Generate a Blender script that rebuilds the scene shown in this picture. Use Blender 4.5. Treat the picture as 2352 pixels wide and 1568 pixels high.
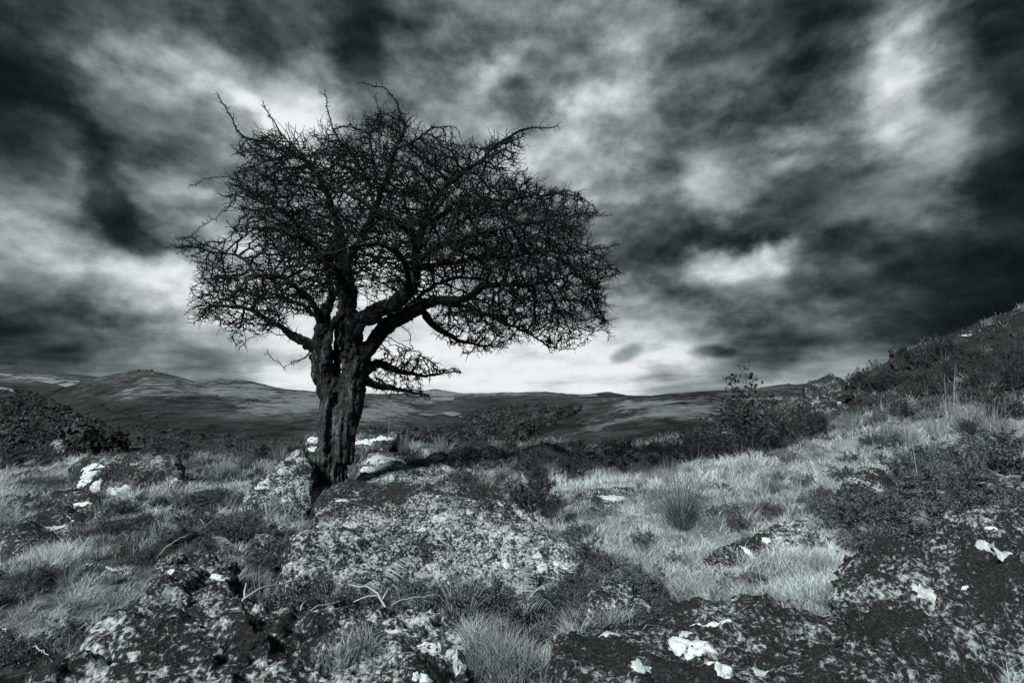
import bpy, bmesh, math, random
import numpy as np
from mathutils import Vector, Matrix
from mathutils.kdtree import KDTree
from mathutils.bvhtree import BVHTree

for o in list(bpy.data.objects):
    bpy.data.objects.remove(o)
random.seed(5)
rng = np.random.default_rng(11)
scene = bpy.context.scene
COL = scene.collection

# ------------------------------------------------------------------ camera
CAM_Z = 1.1
PITCH = math.atan(53 / 512)
cam_d = bpy.data.cameras.new('camera')
cam_d.sensor_width = 36; cam_d.lens = 18
cam_d.clip_start = 0.05; cam_d.clip_end = 60000
cam = bpy.data.objects.new('camera', cam_d)
COL.objects.link(cam)
cam.location = (0, 0, CAM_Z)
cam.rotation_euler = (math.pi / 2 + PITCH, 0, 0)
scene.camera = cam
scene.render.resolution_x = 1024; scene.render.resolution_y = 682

SUN_EL, SUN_AZ = 42.0, -140.0          # degrees; azimuth measured from +Y towards +X
SUN_STRENGTH, SUN_ANGLE = 1.5, 12.0
EXPOSURE = 2.05
SKY_GAIN = 0.241

def D2d(dx, dy):
    """view direction of a point of the photograph (2352x1568 frame): (x/y, z/y)"""
    a = (np.asarray(dx, float) * 1024 / 2352 - 512) / 512
    b = (341 - np.asarray(dy, float) * 682 / 1568) / 512
    c, s = math.cos(PITCH), math.sin(PITCH)
    yy = c - b * s
    return a / yy, (s + b * c) / yy

def at(dx, dy, Y):
    t, w = D2d(dx, dy)
    return np.array([float(t) * Y, Y, CAM_Z + float(w) * Y])

# ------------------------------------------------------------------ node helpers
class NT:
    def __init__(self, tree):
        self.t = tree; self.n = tree.nodes; self.l = tree.links
    def node(self, kind, **kw):
        nd = self.n.new(kind)
        for k, v in kw.items():
            setattr(nd, k, v)
        return nd
    def put(self, sock, v):
        if hasattr(v, 'links') or isinstance(v, bpy.types.NodeSocket):
            self.l.new(v, sock)
        else:
            sock.default_value = v
    def math(self, op, a, b=None, c=None, clamp=False):
        nd = self.n.new('ShaderNodeMath'); nd.operation = op; nd.use_clamp = clamp
        self.put(nd.inputs[0], a)
        if b is not None: self.put(nd.inputs[1], b)
        if c is not None: self.put(nd.inputs[2], c)
        return nd.outputs[0]
    def vmath(self, op, a, b=None, scale=None):
        nd = self.n.new('ShaderNodeVectorMath'); nd.operation = op
        self.put(nd.inputs[0], a)
        if b is not None: self.put(nd.inputs[1], b)
        if scale is not None: self.put(nd.inputs['Scale'], scale)
        return nd.outputs['Value'] if op in ('DOT_PRODUCT', 'LENGTH', 'DISTANCE') else nd.outputs[0]
    def noise(self, vec, scale, detail=6, rough=0.55, dist=0.0, out='Fac', lac=2.0):
        nd = self.n.new('ShaderNodeTexNoise')
        self.put(nd.inputs['Vector'], vec)
        nd.inputs['Scale'].default_value = scale
        nd.inputs['Detail'].default_value = detail
        nd.inputs['Roughness'].default_value = rough
        nd.inputs['Lacunarity'].default_value = lac
        nd.inputs['Distortion'].default_value = dist
        return nd.outputs[0] if out == 'Fac' else nd.outputs[1]
    def mrange(self, v, a, b, c=0.0, d=1.0, smooth=True):
        nd = self.n.new('ShaderNodeMapRange')
        nd.interpolation_type = 'SMOOTHSTEP' if smooth else 'LINEAR'
        self.put(nd.inputs['Value'], v)
        self.put(nd.inputs['From Min'], a); self.put(nd.inputs['From Max'], b)
        self.put(nd.inputs['To Min'], c); self.put(nd.inputs['To Max'], d)
        return nd.outputs[0]
    def mix(self, f, a, b):
        nd = self.n.new('ShaderNodeMix'); nd.data_type = 'FLOAT'
        self.put(nd.inputs[0], f); self.put(nd.inputs[2], a); self.put(nd.inputs[3], b)
        return nd.outputs[0]
    def ramp(self, f, stops, interp='LINEAR'):
        nd = self.n.new('ShaderNodeValToRGB'); cr = nd.color_ramp; cr.interpolation = interp
        while len(cr.elements) < len(stops):
            cr.elements.new(0.5)
        for e, (p, c) in zip(cr.elements, stops):
            e.position = p
            e.color = (c, c, c, 1) if np.isscalar(c) else (*c, 1)
        self.put(nd.inputs[0], f)
        return nd.outputs[0]

def s2l(v):
    return v / 12.92 if v <= 0.04045 else ((v + 0.055) / 1.055) ** 2.4

# ------------------------------------------------------------------ sky: storm clouds by direction
# brightness of the cloud cover, sampled over the sky: row height -> (across, value)
SKY = {
 -60: [(0,.14),(250,.25),(500,.3),(850,.3),(1200,.4),(1500,.42),(1800,.25),(2050,.4),(2340,.12)],
 50: [(20,.10),(120,.15),(200,.2),(400,.36),(550,.36),(700,.4),(850,.28),(1000,.42),(1200,.42),(1400,.5),(1550,.5),(1700,.3),(1850,.2),(1960,.3),(2020,.45),(2110,.68),(2200,.38),(2300,.12)],
 150: [(20,.10),(120,.2),(200,.42),(300,.63),(400,.6),(500,.5),(600,.38),(700,.5),(800,.3),(900,.42),(1050,.42),(1180,.55),(1300,.42),(1450,.48),(1600,.35),(1750,.3),(1900,.34),(2000,.55),(2110,.75),(2200,.5),(2290,.14),(2345,.08)],
 250: [(20,.09),(110,.18),(170,.3),(230,.58),(330,.6),(400,.48),(480,.55),(550,.7),(620,.72),(700,.92),(755,.72),(830,.42),(950,.5),(1050,.62),(1150,.56),(1230,.36),(1340,.82),(1440,.75),(1550,.48),(1700,.35),(1800,.32),(1950,.4),(2040,.62),(2150,.6),(2230,.25),(2330,.1)],
 350: [(20,.12),(120,.26),(190,.4),(240,.26),(330,.42),(430,.5),(520,.58),(650,.68),(800,.7),(950,.62),(1150,.66),(1300,.66),(1400,.62),(1500,.5),(1600,.4),(1750,.36),(1850,.45),(1970,.52),(2090,.56),(2180,.24),(2330,.08)],
 450: [(20,.34),(120,.5),(190,.38),(250,.19),(330,.4),(420,.42),(480,.58),(700,.62),(950,.62),(1200,.62),(1350,.6),(1450,.5),(1540,.42),(1620,.58),(1690,.46),(1800,.3),(1900,.25),(2000,.4),(2100,.3),(2180,.2),(2330,.07)],
 550: [(20,.58),(90,.6),(190,.42),(280,.25),(360,.38),(430,.6),(600,.7),(900,.68),(1200,.6),(1400,.44),(1500,.33),(1620,.3),(1720,.24),(1800,.28),(1900,.24),(2000,.24),(2080,.3),(2200,.12),(2340,.05)],
 620: [(20,.42),(100,.52),(200,.62),(280,.88),(380,.98),(450,.92),(600,.85),(900,.8),(1200,.62),(1450,.35),(1550,.42),(1640,.76),(1720,.7),(1800,.8),(1860,.4),(2000,.25),(2150,.14),(2340,.05)],
 700: [(20,.24),(130,.38),(240,.5),(350,.6),(450,.85),(600,.9),(900,.92),(1200,.72),(1420,.5),(1540,.42),(1650,.33),(1740,.48),(1880,.42),(2000,.3),(2150,.17),(2300,.08)],
 760: [(20,.26),(130,.5),(220,.36),(330,.44),(450,.62),(560,.88),(700,.94),(900,.95),(1150,.93),(1330,.85),(1450,.68),(1560,.6),(1650,.38),(1750,.33),(1850,.42),(1960,.5),(2050,.22),(2200,.1),(2340,.06)],
 810: [(20,.26),(150,.33),(250,.38),(350,.5),(450,.52),(560,.72),(680,.92),(900,.96),(1150,.94),(1300,.92),(1430,.9),(1550,.85),(1640,.6),(1720,.36),(1800,.36),(1900,.46),(2000,.55),(2080,.35),(2200,.12)],
 850: [(20,.28),(150,.32),(300,.38),(420,.46),(550,.62),(680,.85),(900,.96),(1150,.94),(1300,.92),(1430,.9),(1560,.8),(1700,.68),(1820,.62),(1950,.62),(2080,.4),(2250,.2)],
 895: [(20,.3),(300,.4),(500,.55),(700,.8),(900,.9),(1100,.88),(1250,.84),(1400,.74),(1500,.62),(1600,.56),(1750,.55),(1900,.55),(2200,.3)],
}
pts, vals = [], []
for yy, row in SKY.items():
    xs = np.array([r[0] for r in row]); vs = np.array([r[1] for r in row])
    for x in np.arange(0, 2353, 24):
        t, w = D2d(x, yy)
        pts.append((math.degrees(math.atan(t)), math.degrees(math.atan2(w, math.hypot(1, t)))))
        vals.append(np.interp(x, xs, vs))
pts = np.array(pts); vals = np.array(vals)
def sky_value(az, el):
    d2 = (pts[:, 0] - az) ** 2 + ((pts[:, 1] - el) * 1.05) ** 2
    w = np.exp(-d2 / (2 * 1.25 ** 2)) + 1e-4 * np.exp(-d2 / (2 * 8.0 ** 2)) + 1e-12
    v = (w * vals).sum() / w.sum()
    far = math.sqrt(d2.min())
    k = min(1, far / 16)
    return v * (1 - k) + 0.36 * k

world = bpy.data.worlds.new('World'); scene.world = world
world.use_nodes = True
W = NT(world.node_tree); W.n.clear()
tc = W.node('ShaderNodeTexCoord')
dirv = W.vmath('NORMALIZE', tc.outputs['Generated'])
w1 = W.noise(dirv, 3.0, 2, 0.5, out='Color')
w2 = W.noise(W.vmath('MULTIPLY', dirv, (1, 1, 1.25)), 7.0, 6, 0.55, out='Color')
warp = W.vmath('ADD', W.vmath('SCALE', W.vmath('SUBTRACT', w1, (0.5, 0.5, 0.5)), scale=0.04),
               W.vmath('SCALE', W.vmath('SUBTRACT', w2, (0.5, 0.5, 0.5)), scale=0.15))
d0 = W.node('ShaderNodeSeparateXYZ'); W.put(d0.inputs[0], dirv)
# less warping close to the horizon, where the cloud deck is far away
k_el = W.mrange(d0.outputs[2], 0.0, 0.28, 0.10, 1.0)
dw = W.vmath('NORMALIZE', W.vmath('ADD', dirv, W.vmath('SCALE', warp, scale=k_el)))
sp = W.node('ShaderNodeSeparateXYZ'); W.put(sp.inputs[0], dw)
az = W.math('ARCTAN2', sp.outputs[0], sp.outputs[1])
el = W.math('ARCSINE', sp.outputs[2])
AZ0 = 50.0
u = W.mrange(az, -math.radians(AZ0), math.radians(AZ0), 0.0, 1.0, smooth=False)
ROWS = [-1.5, 0.6, 2.4, 4.2, 6.2, 8.5, 11, 13.6, 16.2, 18.9, 21.6, 24.3, 27, 30, 33, 36.5, 41, 50]
NST = 32
acc = None
for i, e in enumerate(ROWS):
    st = [(j / (NST - 1), float(np.clip(sky_value(-AZ0 + 2 * AZ0 * j / (NST - 1), e), 0.02, 1.1))) for j in range(NST)]
    r = W.ramp(u, st, 'EASE')
    if acc is None:
        acc = r
    else:
        f = W.mrange(el, math.radians(ROWS[i - 1]), math.radians(e))
        acc = W.mix(f, acc, r)
acc = W.mix(W.mrange(W.math('ABSOLUTE', az), math.radians(49), math.radians(80)), acc, 0.36)
# single cloud masses: place, half sizes, turn, brighter (+) or darker (-)
CLOUDS = [(250,450,48,170,-20,-.30),(700,250,95,120,0,.12),(585,215,130,40,32,.2),(1230,235,75,65,-35,-.13),(1365,220,120,95,0,.26),(1195,160,100,36,-25,.2),
          (2105,85,80,95,0,.25),(2030,190,45,170,5,.2),(1690,605,110,42,0,.28),(1800,592,46,36,0,.32),(370,640,180,62,12,.22),(1438,812,38,17,-25,-.45),
          (1640,806,48,15,0,-.4),(1750,800,130,42,0,-.18),(190,385,60,55,30,.16),(60,520,110,48,10,.16),(1620,440,60,100,-25,.16),(1820,335,95,45,15,.14),
          (2110,330,70,95,0,.16),(1720,500,260,70,-18,-.14),(330,150,130,60,0,.12),(820,95,75,150,0,-.16),(1160,890,70,11,0,.18),(1330,893,60,10,0,.2),(1510,880,110,12,-8,.2),
          (1600,870,200,10,0,-.12),(1900,130,140,90,0,-.1),(1830,40,130,70,0,-.14),(130,700,120,30,5,-.12),(160,755,90,26,10,.16),(330,790,160,22,8,-.1),(2140,480,70,60,0,.1),(1480,150,200,50,10,-.12)]
for (cx, cy, rx, ry, rot, am) in CLOUDS:
    t_, w_ = D2d(cx, cy); c_ = Vector((float(t_), 1, float(w_))).normalized()
    ax_ = Vector((0, 0, 1)).cross(c_) * -1; ax_.normalize(); ay_ = ax_.cross(c_)
    r_ = math.radians(rot); bx_ = ax_ * math.cos(r_) - ay_ * math.sin(r_); by_ = bx_.cross(c_) * 1
    Mx = Matrix((bx_, by_, -c_)).transposed()
    if Mx.determinant() < 0: Mx = Matrix((bx_, -by_, -c_)).transposed()
    mp = W.node('ShaderNodeMapping', vector_type='TEXTURE')
    k_ = c_.y / 1176 * 1.5
    mp.inputs['Location'].default_value = c_; mp.inputs['Rotation'].default_value = Mx.to_euler('XYZ'); mp.inputs['Scale'].default_value = (rx * k_, ry * k_, 0.8)
    W.put(mp.inputs['Vector'], dw)
    gdt = W.node('ShaderNodeTexGradient', gradient_type='SPHERICAL'); W.l.new(mp.outputs[0], gdt.inputs[0])
    acc = W.math('MULTIPLY_ADD', W.mrange(gdt.outputs[1], 0.0, 0.75), am * 0.72, acc)
# billow detail of the cloud deck, seen in perspective
den = W.math('ADD', W.math('ABSOLUTE', d0.outputs[2]), 0.16)
comb = W.node('ShaderNodeCombineXYZ')
W.put(comb.inputs[0], W.math('DIVIDE', d0.outputs[0], den))
W.put(comb.inputs[1], W.math('DIVIDE', d0.outputs[1], den))
comb.inputs[2].default_value = 3.7
pv = comb.outputs[0]
n1 = W.noise(pv, 1.3, 8, 0.55, 0.0)
n2 = W.noise(W.vmath('MULTIPLY', dirv, (1, 1, 1.5)), 12.0, 8, 0.58, 0.0)
n3 = W.noise(W.vmath('ADD', W.vmath('MULTIPLY', dirv, (1, 1, 1.6)), (2.3, 0.4, 5.1)), 4.6, 9, 0.56, 0.0)
# puffy, fairly crisp cloud edges
n3s = W.math('MULTIPLY', W.math('SUBTRACT', W.mrange(n3, 0.40, 0.61), 0.5), 0.17)
# relief: billows are lit from the bright low sky
n3b = W.noise(W.vmath('ADD', W.vmath('MULTIPLY', dirv, (1, 1, 1.6)), (2.3, 0.41, 5.065)), 4.6, 9, 0.56, 0.0)
n4 = W.noise(W.vmath('MULTIPLY', dirv, (1, 1, 1.5)), 9.0, 7, 0.52, 0.0)
n4b = W.noise(W.vmath('ADD', W.vmath('MULTIPLY', dirv, (1, 1, 1.5)), (0.0, 0.0, -0.022)), 9.0, 7, 0.52, 0.0)
relief = W.math('ADD', W.math('MULTIPLY', W.math('SUBTRACT', n3, n3b), 0.65), W.math('MULTIPLY', W.math('SUBTRACT', n4, n4b), 0.62))
n3s = W.math('ADD', n3s, W.math('MULTIPLY', relief, W.mrange(d0.outputs[2], 0.02, 0.15, 0.35, 1.0)))
low = W.mrange(d0.outputs[2], 0.02, 0.3, 0.75, 0.10)
det = W.math('ADD', W.math('MULTIPLY', W.math('SUBTRACT', n1, 0.5), low),
             W.math('ADD', W.math('MULTIPLY', W.math('SUBTRACT', n2, 0.5), 0.16), n3s))
amp = W.mrange(acc, 0.0, 0.45, 0.35, 1.0)
acc = W.math('ADD', W.math('MULTIPLY', W.math('SUBTRACT', acc, 0.42), 1.02), 0.43)
val = W.math('ADD', acc, W.math('MULTIPLY', det, amp))
val = W.math('SMOOTH_MAX', val, 0.08, 0.14)
val = W.math('SMOOTH_MIN', val, 0.95, 0.16)
stops = []
for v in [0, .05, .1, .17, .25, .35, .45, .55, .65, .75, .85, .93, 1.0]:
    g = s2l(v)
    stops.append((v, (g * (0.66 + 0.33 * v), g * (0.96 + 0.04 * v), g)))
colr = W.ramp(val, stops)
bg = W.node('ShaderNodeBackground'); W.put(bg.inputs[0], colr); bg.inputs[1].default_value = SKY_GAIN
wo = W.node('ShaderNodeOutputWorld'); W.l.new(bg.outputs[0], wo.inputs[0])
world.cycles.sampling_method = 'MANUAL'; world.cycles.sample_map_resolution = 512

sun_d = bpy.data.lights.new('sun', 'SUN')
sun_d.energy = SUN_STRENGTH; sun_d.angle = math.radians(SUN_ANGLE); sun_d.color = (1.0, 0.985, 0.95)
sun = bpy.data.objects.new('sun', sun_d); COL.objects.link(sun)
e, a = math.radians(SUN_EL), math.radians(SUN_AZ)
to_sun = Vector((math.sin(a) * math.cos(e), math.cos(a) * math.cos(e), math.sin(e)))
sun.rotation_euler = to_sun.to_track_quat('Z', 'Y').to_euler()
sun.location = (-8, 2, 14)

scene.view_settings.view_transform = 'Standard'
scene.view_settings.look = 'None'
scene.view_settings.gamma = 1
scene.view_settings.exposure = EXPOSURE

# ------------------------------------------------------------------ numpy noise
_perm = np.random.default_rng(3).permutation(256).astype(np.int64)
_perm = np.concatenate([_perm, _perm, _perm])
_grad = np.array([[1,1,0],[-1,1,0],[1,-1,0],[-1,-1,0],[1,0,1],[-1,0,1],[1,0,-1],[-1,0,-1],[0,1,1],[0,-1,1],[0,1,-1],[0,-1,-1],[1,1,0],[-1,1,0],[0,-1,1],[0,-1,-1]], float)
def perlin(P):
    P = np.asarray(P, float)
    I = np.floor(P).astype(np.int64); F = P - I; I &= 255
    U = F * F * F * (F * (F * 6 - 15) + 10)
    out = np.zeros(len(P))
    for cx in (0, 1):
        wx = U[:, 0] if cx else 1 - U[:, 0]
        for cy in (0, 1):
            wy = U[:, 1] if cy else 1 - U[:, 1]
            for cz in (0, 1):
                wz = U[:, 2] if cz else 1 - U[:, 2]
                h = _perm[_perm[_perm[(I[:, 0] + cx) & 255] + ((I[:, 1] + cy) & 255)] + ((I[:, 2] + cz) & 255)] & 15
                g = _grad[h]
                out += wx * wy * wz * (g[:, 0] * (F[:, 0] - cx) + g[:, 1] * (F[:, 1] - cy) + g[:, 2] * (F[:, 2] - cz))
    return out
def fbm(P, oct=4, gain=0.5):
    P = np.asarray(P, float); s = np.zeros(len(P)); a = 1.0
    for _ in range(oct):
        s += a * perlin(P); P = P * 2.03 + 17.3; a *= gain
    return s
def fbm2(x, y, sc, oct=4, seed=0.0, gain=0.5):
    x = np.asarray(x, float); sh = x.shape
    P = np.stack([x.ravel() * sc + seed, np.asarray(y, float).ravel() * sc + seed * 1.7, np.full(x.size, 0.37 + seed)], 1)
    return fbm(P, oct, gain).reshape(sh)
def sstep(a, b, x):
    t = np.clip((x - a) / (b - a), 0, 1); return t * t * (3 - 2 * t)

# ------------------------------------------------------------------ mesh helpers
def np_mesh(name, V, tris=None, quads=None, smooth=True):
    me = bpy.data.meshes.new(name)
    V = np.ascontiguousarray(V, np.float32)
    me.vertices.add(len(V)); me.vertices.foreach_set('co', V.ravel())
    parts, starts, tot = [], [], 0
    if quads is not None and len(quads):
        q = np.asarray(quads, np.int32); parts.append(q.ravel())
        starts.append(np.arange(len(q)) * 4 + tot); tot += q.size
    if tris is not None and len(tris):
        q = np.asarray(tris, np.int32); parts.append(q.ravel())
        starts.append(np.arange(len(q)) * 3 + tot); tot += q.size
    lv = np.concatenate(parts); ls = np.concatenate(starts).astype(np.int32)
    me.loops.add(len(lv)); me.loops.foreach_set('vertex_index', lv)
    me.polygons.add(len(ls)); me.polygons.foreach_set('loop_start', ls)
    me.polygons.foreach_set('use_smooth', np.full(len(ls), smooth, bool))
    me.update(calc_edges=True)
    return me
def set_attr(me, name, vals):
    a = me.attributes.new(name, 'FLOAT', 'POINT'); a.data.foreach_set('value', np.ascontiguousarray(vals, np.float32))
def tag(o, label=None, cat=None, group=None, kind=None):
    if label: o['label'] = label
    if cat: o['category'] = cat
    if group: o['group'] = group
    if kind: o['kind'] = kind
    return o
def link(name, me, mat, parent=None, loc=None):
    o = bpy.data.objects.new(name, me); COL.objects.link(o)
    if me is not None and mat is not None and not me.materials: me.materials.append(mat)
    if parent is not None: o.parent = parent
    if loc is not None: o.location = loc
    return o
def empty(name, loc, rz=0.0, sc=1.0):
    o = bpy.data.objects.new(name, None); COL.objects.link(o)
    o.empty_display_size = 0.1
    o.location = loc; o.rotation_euler = (0, 0, rz); o.scale = (sc, sc, sc)
    return o
class MB:
    """collects numpy pieces into one mesh"""
    def __init__(s): s.V = []; s.T = []; s.Q = []; s.A = []; s.n = 0
    def add(s, V, tris=None, quads=None, a=0.5):
        V = np.asarray(V, float)
        if tris is not None and len(tris): s.T.append(np.asarray(tris) + s.n)
        if quads is not None and len(quads): s.Q.append(np.asarray(quads) + s.n)
        s.V.append(V); s.A.append(np.full(len(V), a) if np.isscalar(a) else np.asarray(a)); s.n += len(V)
    def mesh(s, name, smooth=True, attr=True):
        me = np_mesh(name, np.concatenate(s.V), np.concatenate(s.T) if s.T else None, np.concatenate(s.Q) if s.Q else None, smooth)
        if attr: set_attr(me, 'tone', np.concatenate(s.A))
        return me
def tube(mb, P, R, sides=5, a=0.5, cap=True):
    P = np.asarray(P, float); n = len(P); R = np.broadcast_to(np.asarray(R, float), (n,))
    T = np.gradient(P, axis=0); T /= np.linalg.norm(T, axis=1, keepdims=True) + 1e-9
    ref = np.array([0.0, 0, 1]) if abs(T[0, 2]) < 0.8 else np.array([1.0, 0, 0])
    ang = np.arange(sides) * 2 * math.pi / sides
    V = np.zeros((n, sides, 3)); u = np.cross(T[0], ref); u /= np.linalg.norm(u)
    for i in range(n):
        u = u - T[i] * u.dot(T[i]); u /= np.linalg.norm(u) + 1e-9
        v = np.cross(T[i], u)
        V[i] = P[i] + R[i] * (np.cos(ang)[:, None] * u + np.sin(ang)[:, None] * v)
    i = np.arange(n - 1)[:, None] * sides; j = np.arange(sides)[None]; k = (j + 1) % sides
    Q = np.stack([i + j, i + k, i + sides + k, i + sides + j], -1).reshape(-1, 4)
    V = V.reshape(-1, 3); tris = None
    if cap:
        V = np.concatenate([V, P[-1:] + T[-1:] * R[-1] * 0.6]); m = len(V) - 1; b = (n - 1) * sides
        tris = [(b + jj, b + (jj + 1) % sides, m) for jj in range(sides)]
    mb.add(V, tris, Q, a)

# ------------------------------------------------------------------ materials
def new_mat(name):
    m = bpy.data.materials.new(name); m.use_nodes = True
    N = NT(m.node_tree); N.n.clear()
    b = N.node('ShaderNodeBsdfPrincipled'); o = N.node('ShaderNodeOutputMaterial')
    N.l.new(b.outputs[0], o.inputs[0])
    b.inputs['Roughness'].default_value = 0.9
    b.inputs['Specular IOR Level'].default_value = 0.15
    return m, N, b
def tint(v):
    return (v * 0.84, v * 0.985, v)
def grey(N, b, fac, stops):
    c = N.ramp(fac, [(p, tint(v)) for p, v in stops]); N.l.new(c, b.inputs['Base Color']); return c
def bump(N, b, h, strength=0.5, dist=0.02):
    bn = N.node('ShaderNodeBump'); bn.inputs['Strength'].default_value = strength; bn.inputs['Distance'].default_value = dist
    N.put(bn.inputs['Height'], h); N.l.new(bn.outputs[0], b.inputs['Normal'])
def wpos(N):
    return N.node('ShaderNodeNewGeometry').outputs['Position']
def attr(N, name):
    nd = N.node('ShaderNodeAttribute'); nd.attribute_name = name; return nd.outputs['Fac']

def rock_mat(name, cover=0.5, light=0.36, white=0.0, dark=0.012):
    m, N, b = new_mat(name); p = wpos(N)
    big = N.noise(p, 3.3, 5, 0.6)
    mid = N.noise(p, 13.0, 8, 0.7)
    fine = N.noise(p, 52.0, 5, 0.66)
    grain = N.noise(p, 150.0, 3, 0.6)
    s = N.math('ADD', N.math('MULTIPLY', big, 0.75), N.math('ADD', N.math('MULTIPLY', mid, 0.62), N.math('MULTIPLY', fine, 0.80)))
    th = 1.085 + 0.36 * (0.5 - cover)
    crust = N.mrange(s, th - 0.05, th + 0.20)
    tone = N.math('ADD', N.math('MULTIPLY', crust, light), N.math('MULTIPLY', N.mrange(grain, 0.35, 0.75), 0.05))
    tone = N.math('MULTIPLY', tone, N.mrange(fine, 0.3, 0.62, 0.45, 1.1))
    tone = N.math('ADD', tone, dark)
    # round crusts of pale lichen
    vor = N.node('ShaderNodeTexVoronoi'); vor.inputs['Scale'].default_value = 6.5
    N.put(vor.inputs['Vector'], N.vmath('ADD', p, N.vmath('SCALE', N.noise(p, 14, 4, 0.6, out='Color'), scale=0.12)))
    rnd = N.node('ShaderNodeSeparateColor'); N.l.new(vor.outputs['Color'], rnd.inputs[0])
    rad = N.math('MULTIPLY', N.math('SUBTRACT', rnd.outputs[0], 0.70 - white * 0.4), 0.62)
    spot = N.math('MULTIPLY', N.mrange(N.math('SUBTRACT', vor.outputs['Distance'], rad), 0.04, -0.04),
                  N.mrange(fine, 0.36, 0.50))
    tone = N.mix(N.math('MULTIPLY', spot, 0.85), tone, 0.5)
    cr = N.ramp(tone, [(0, tint(0.0)), (0.1, tint(0.1)), (1, tint(1.0))]); N.l.new(cr, b.inputs['Base Color'])
    bump(N, b, N.math('ADD', N.math('MULTIPLY', mid, 1.2), N.math('ADD', N.math('MULTIPLY', fine, 0.7), N.math('MULTIPLY', grain, 0.25))), 0.85, 0.03)
    return m
M = {}
M['rock'] = rock_mat('lichen_rock', 0.5, 0.55)
M['rock_pale'] = rock_mat('pale_lichen_rock', 0.60, 0.52, 0.1)
M['rock_dark'] = rock_mat('mossy_dark_rock', 0.33, 0.44)
M['rock_shaded'] = rock_mat('shaded_rock', 0.12, 0.16)  # skyline rocks: their unlit look is put into a darker base colour
M['rock_spot'] = rock_mat('spotted_rock', 0.42, 0.30, 0.42)

m, N, b = new_mat('white_lichen'); p = wpos(N)
grey(N, b, N.noise(p, 55, 7, 0.72), [(0.34, 0.15), (0.44, 0.48), (0.62, 0.72)]); bump(N, b, N.noise(p, 70, 5, 0.6), 0.4, 0.006); M['lichen'] = m
m, N, b = new_mat('grey_lichen'); p = wpos(N)
grey(N, b, N.noise(p, 45, 6, 0.7), [(0.3, 0.22), (0.5, 0.42), (0.75, 0.6)]); bump(N, b, N.noise(p, 70, 5, 0.6), 0.5, 0.006); M['lichen_grey'] = m

m, N, b = new_mat('bark'); p = wpos(N)
st = N.vmath('MULTIPLY', p, (1, 1, 0.16))
v1 = N.noise(st, 22, 8, 0.65, 0.5); v2 = N.noise(p, 40, 6, 0.65); v3 = N.noise(p, 5, 3, 0.5)
f = N.math('ADD', N.math('MULTIPLY', v1, 0.6), N.math('ADD', N.math('MULTIPLY', v2, 0.25), N.math('MULTIPLY', v3, 0.25)))
grey(N, b, f, [(0.40, 0.006), (0.52, 0.026), (0.60, 0.07), (0.68, 0.22)])
bump(N, b, N.math('ADD', v1, N.math('MULTIPLY', v2, 0.5)), 1.0, 0.03); M['bark'] = m
m, N, b = new_mat('branch_bark'); p = wpos(N)
grey(N, b, N.noise(p, 26, 6, 0.65), [(0.35, 0.005), (0.55, 0.016), (0.7, 0.045)])
bump(N, b, N.noise(p, 60, 5, 0.6), 0.6, 0.01); M['branch'] = m
m, N, b = new_mat('twig_bark'); p = wpos(N)
grey(N, b, N.noise(p, 5, 4, 0.6), [(0.35, 0.005), (0.55, 0.013), (0.72, 0.045)]); M['twig'] = m
m, N, b = new_mat('berry'); p = wpos(N)
grey(N, b, N.noise(p, 9, 2, 0.5), [(0.4, 0.02), (0.6, 0.09)]); b.inputs['Roughness'].default_value = 0.45; M['berry'] = m

def leafy(name, lo, hi, trans=0.25, rough=0.75):
    m, N, b = new_mat(name); p = wpos(N)
    f = N.math('ADD', N.math('MULTIPLY', attr(N, 'tone'), 0.8), N.math('MULTIPLY', N.math('SUBTRACT', N.noise(p, 3.0, 3, 0.5), 0.5), 0.5))
    c = grey(N, b, f, [(0.0, lo), (1.0, hi)])
    b.inputs['Roughness'].default_value = rough
    tr = N.node('ShaderNodeBsdfTranslucent'); N.l.new(c, tr.inputs[0])
    mx = N.node('ShaderNodeMixShader'); mx.inputs[0].default_value = trans
    out = [n for n in N.n if n.type == 'OUTPUT_MATERIAL'][0]
    N.l.new(b.outputs[0], mx.inputs[1]); N.l.new(tr.outputs[0], mx.inputs[2]); N.l.new(mx.outputs[0], out.inputs[0])
    return m
M['grass'] = leafy('moor_grass', 0.015, 0.85, 0.25)
M['rush'] = leafy('rush', 0.05, 0.62, 0.2)
M['fern'] = leafy('bracken', 0.05, 0.45, 0.25)
M['gorse'] = leafy('gorse', 0.006, 0.10, 0.12)
M['heather'] = leafy('heather', 0.012, 0.22, 0.15)
M['moss'] = leafy('moss_turf', 0.02, 0.35, 0.15)
M['stem'] = leafy('woody_stem', 0.03, 0.2, 0.0)
M['dead'] = leafy('bleached_stem', 0.1, 0.5, 0.0)

m, N, b = new_mat('turf'); p = wpos(N)
f = N.math('ADD', N.math('MULTIPLY', N.noise(p, 6, 8, 0.65), 0.5), N.math('MULTIPLY', N.noise(p, 38, 5, 0.65), 0.5))
f = N.math('ADD', f, N.math('MULTIPLY', N.math('SUBTRACT', attr(N, 'tone'), 0.5), 0.35))
grey(N, b, f, [(0.35, 0.015), (0.5, 0.06), (0.68, 0.22)])
bump(N, b, N.noise(p, 30, 6, 0.7), 0.8, 0.03); M['turf'] = m

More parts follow.
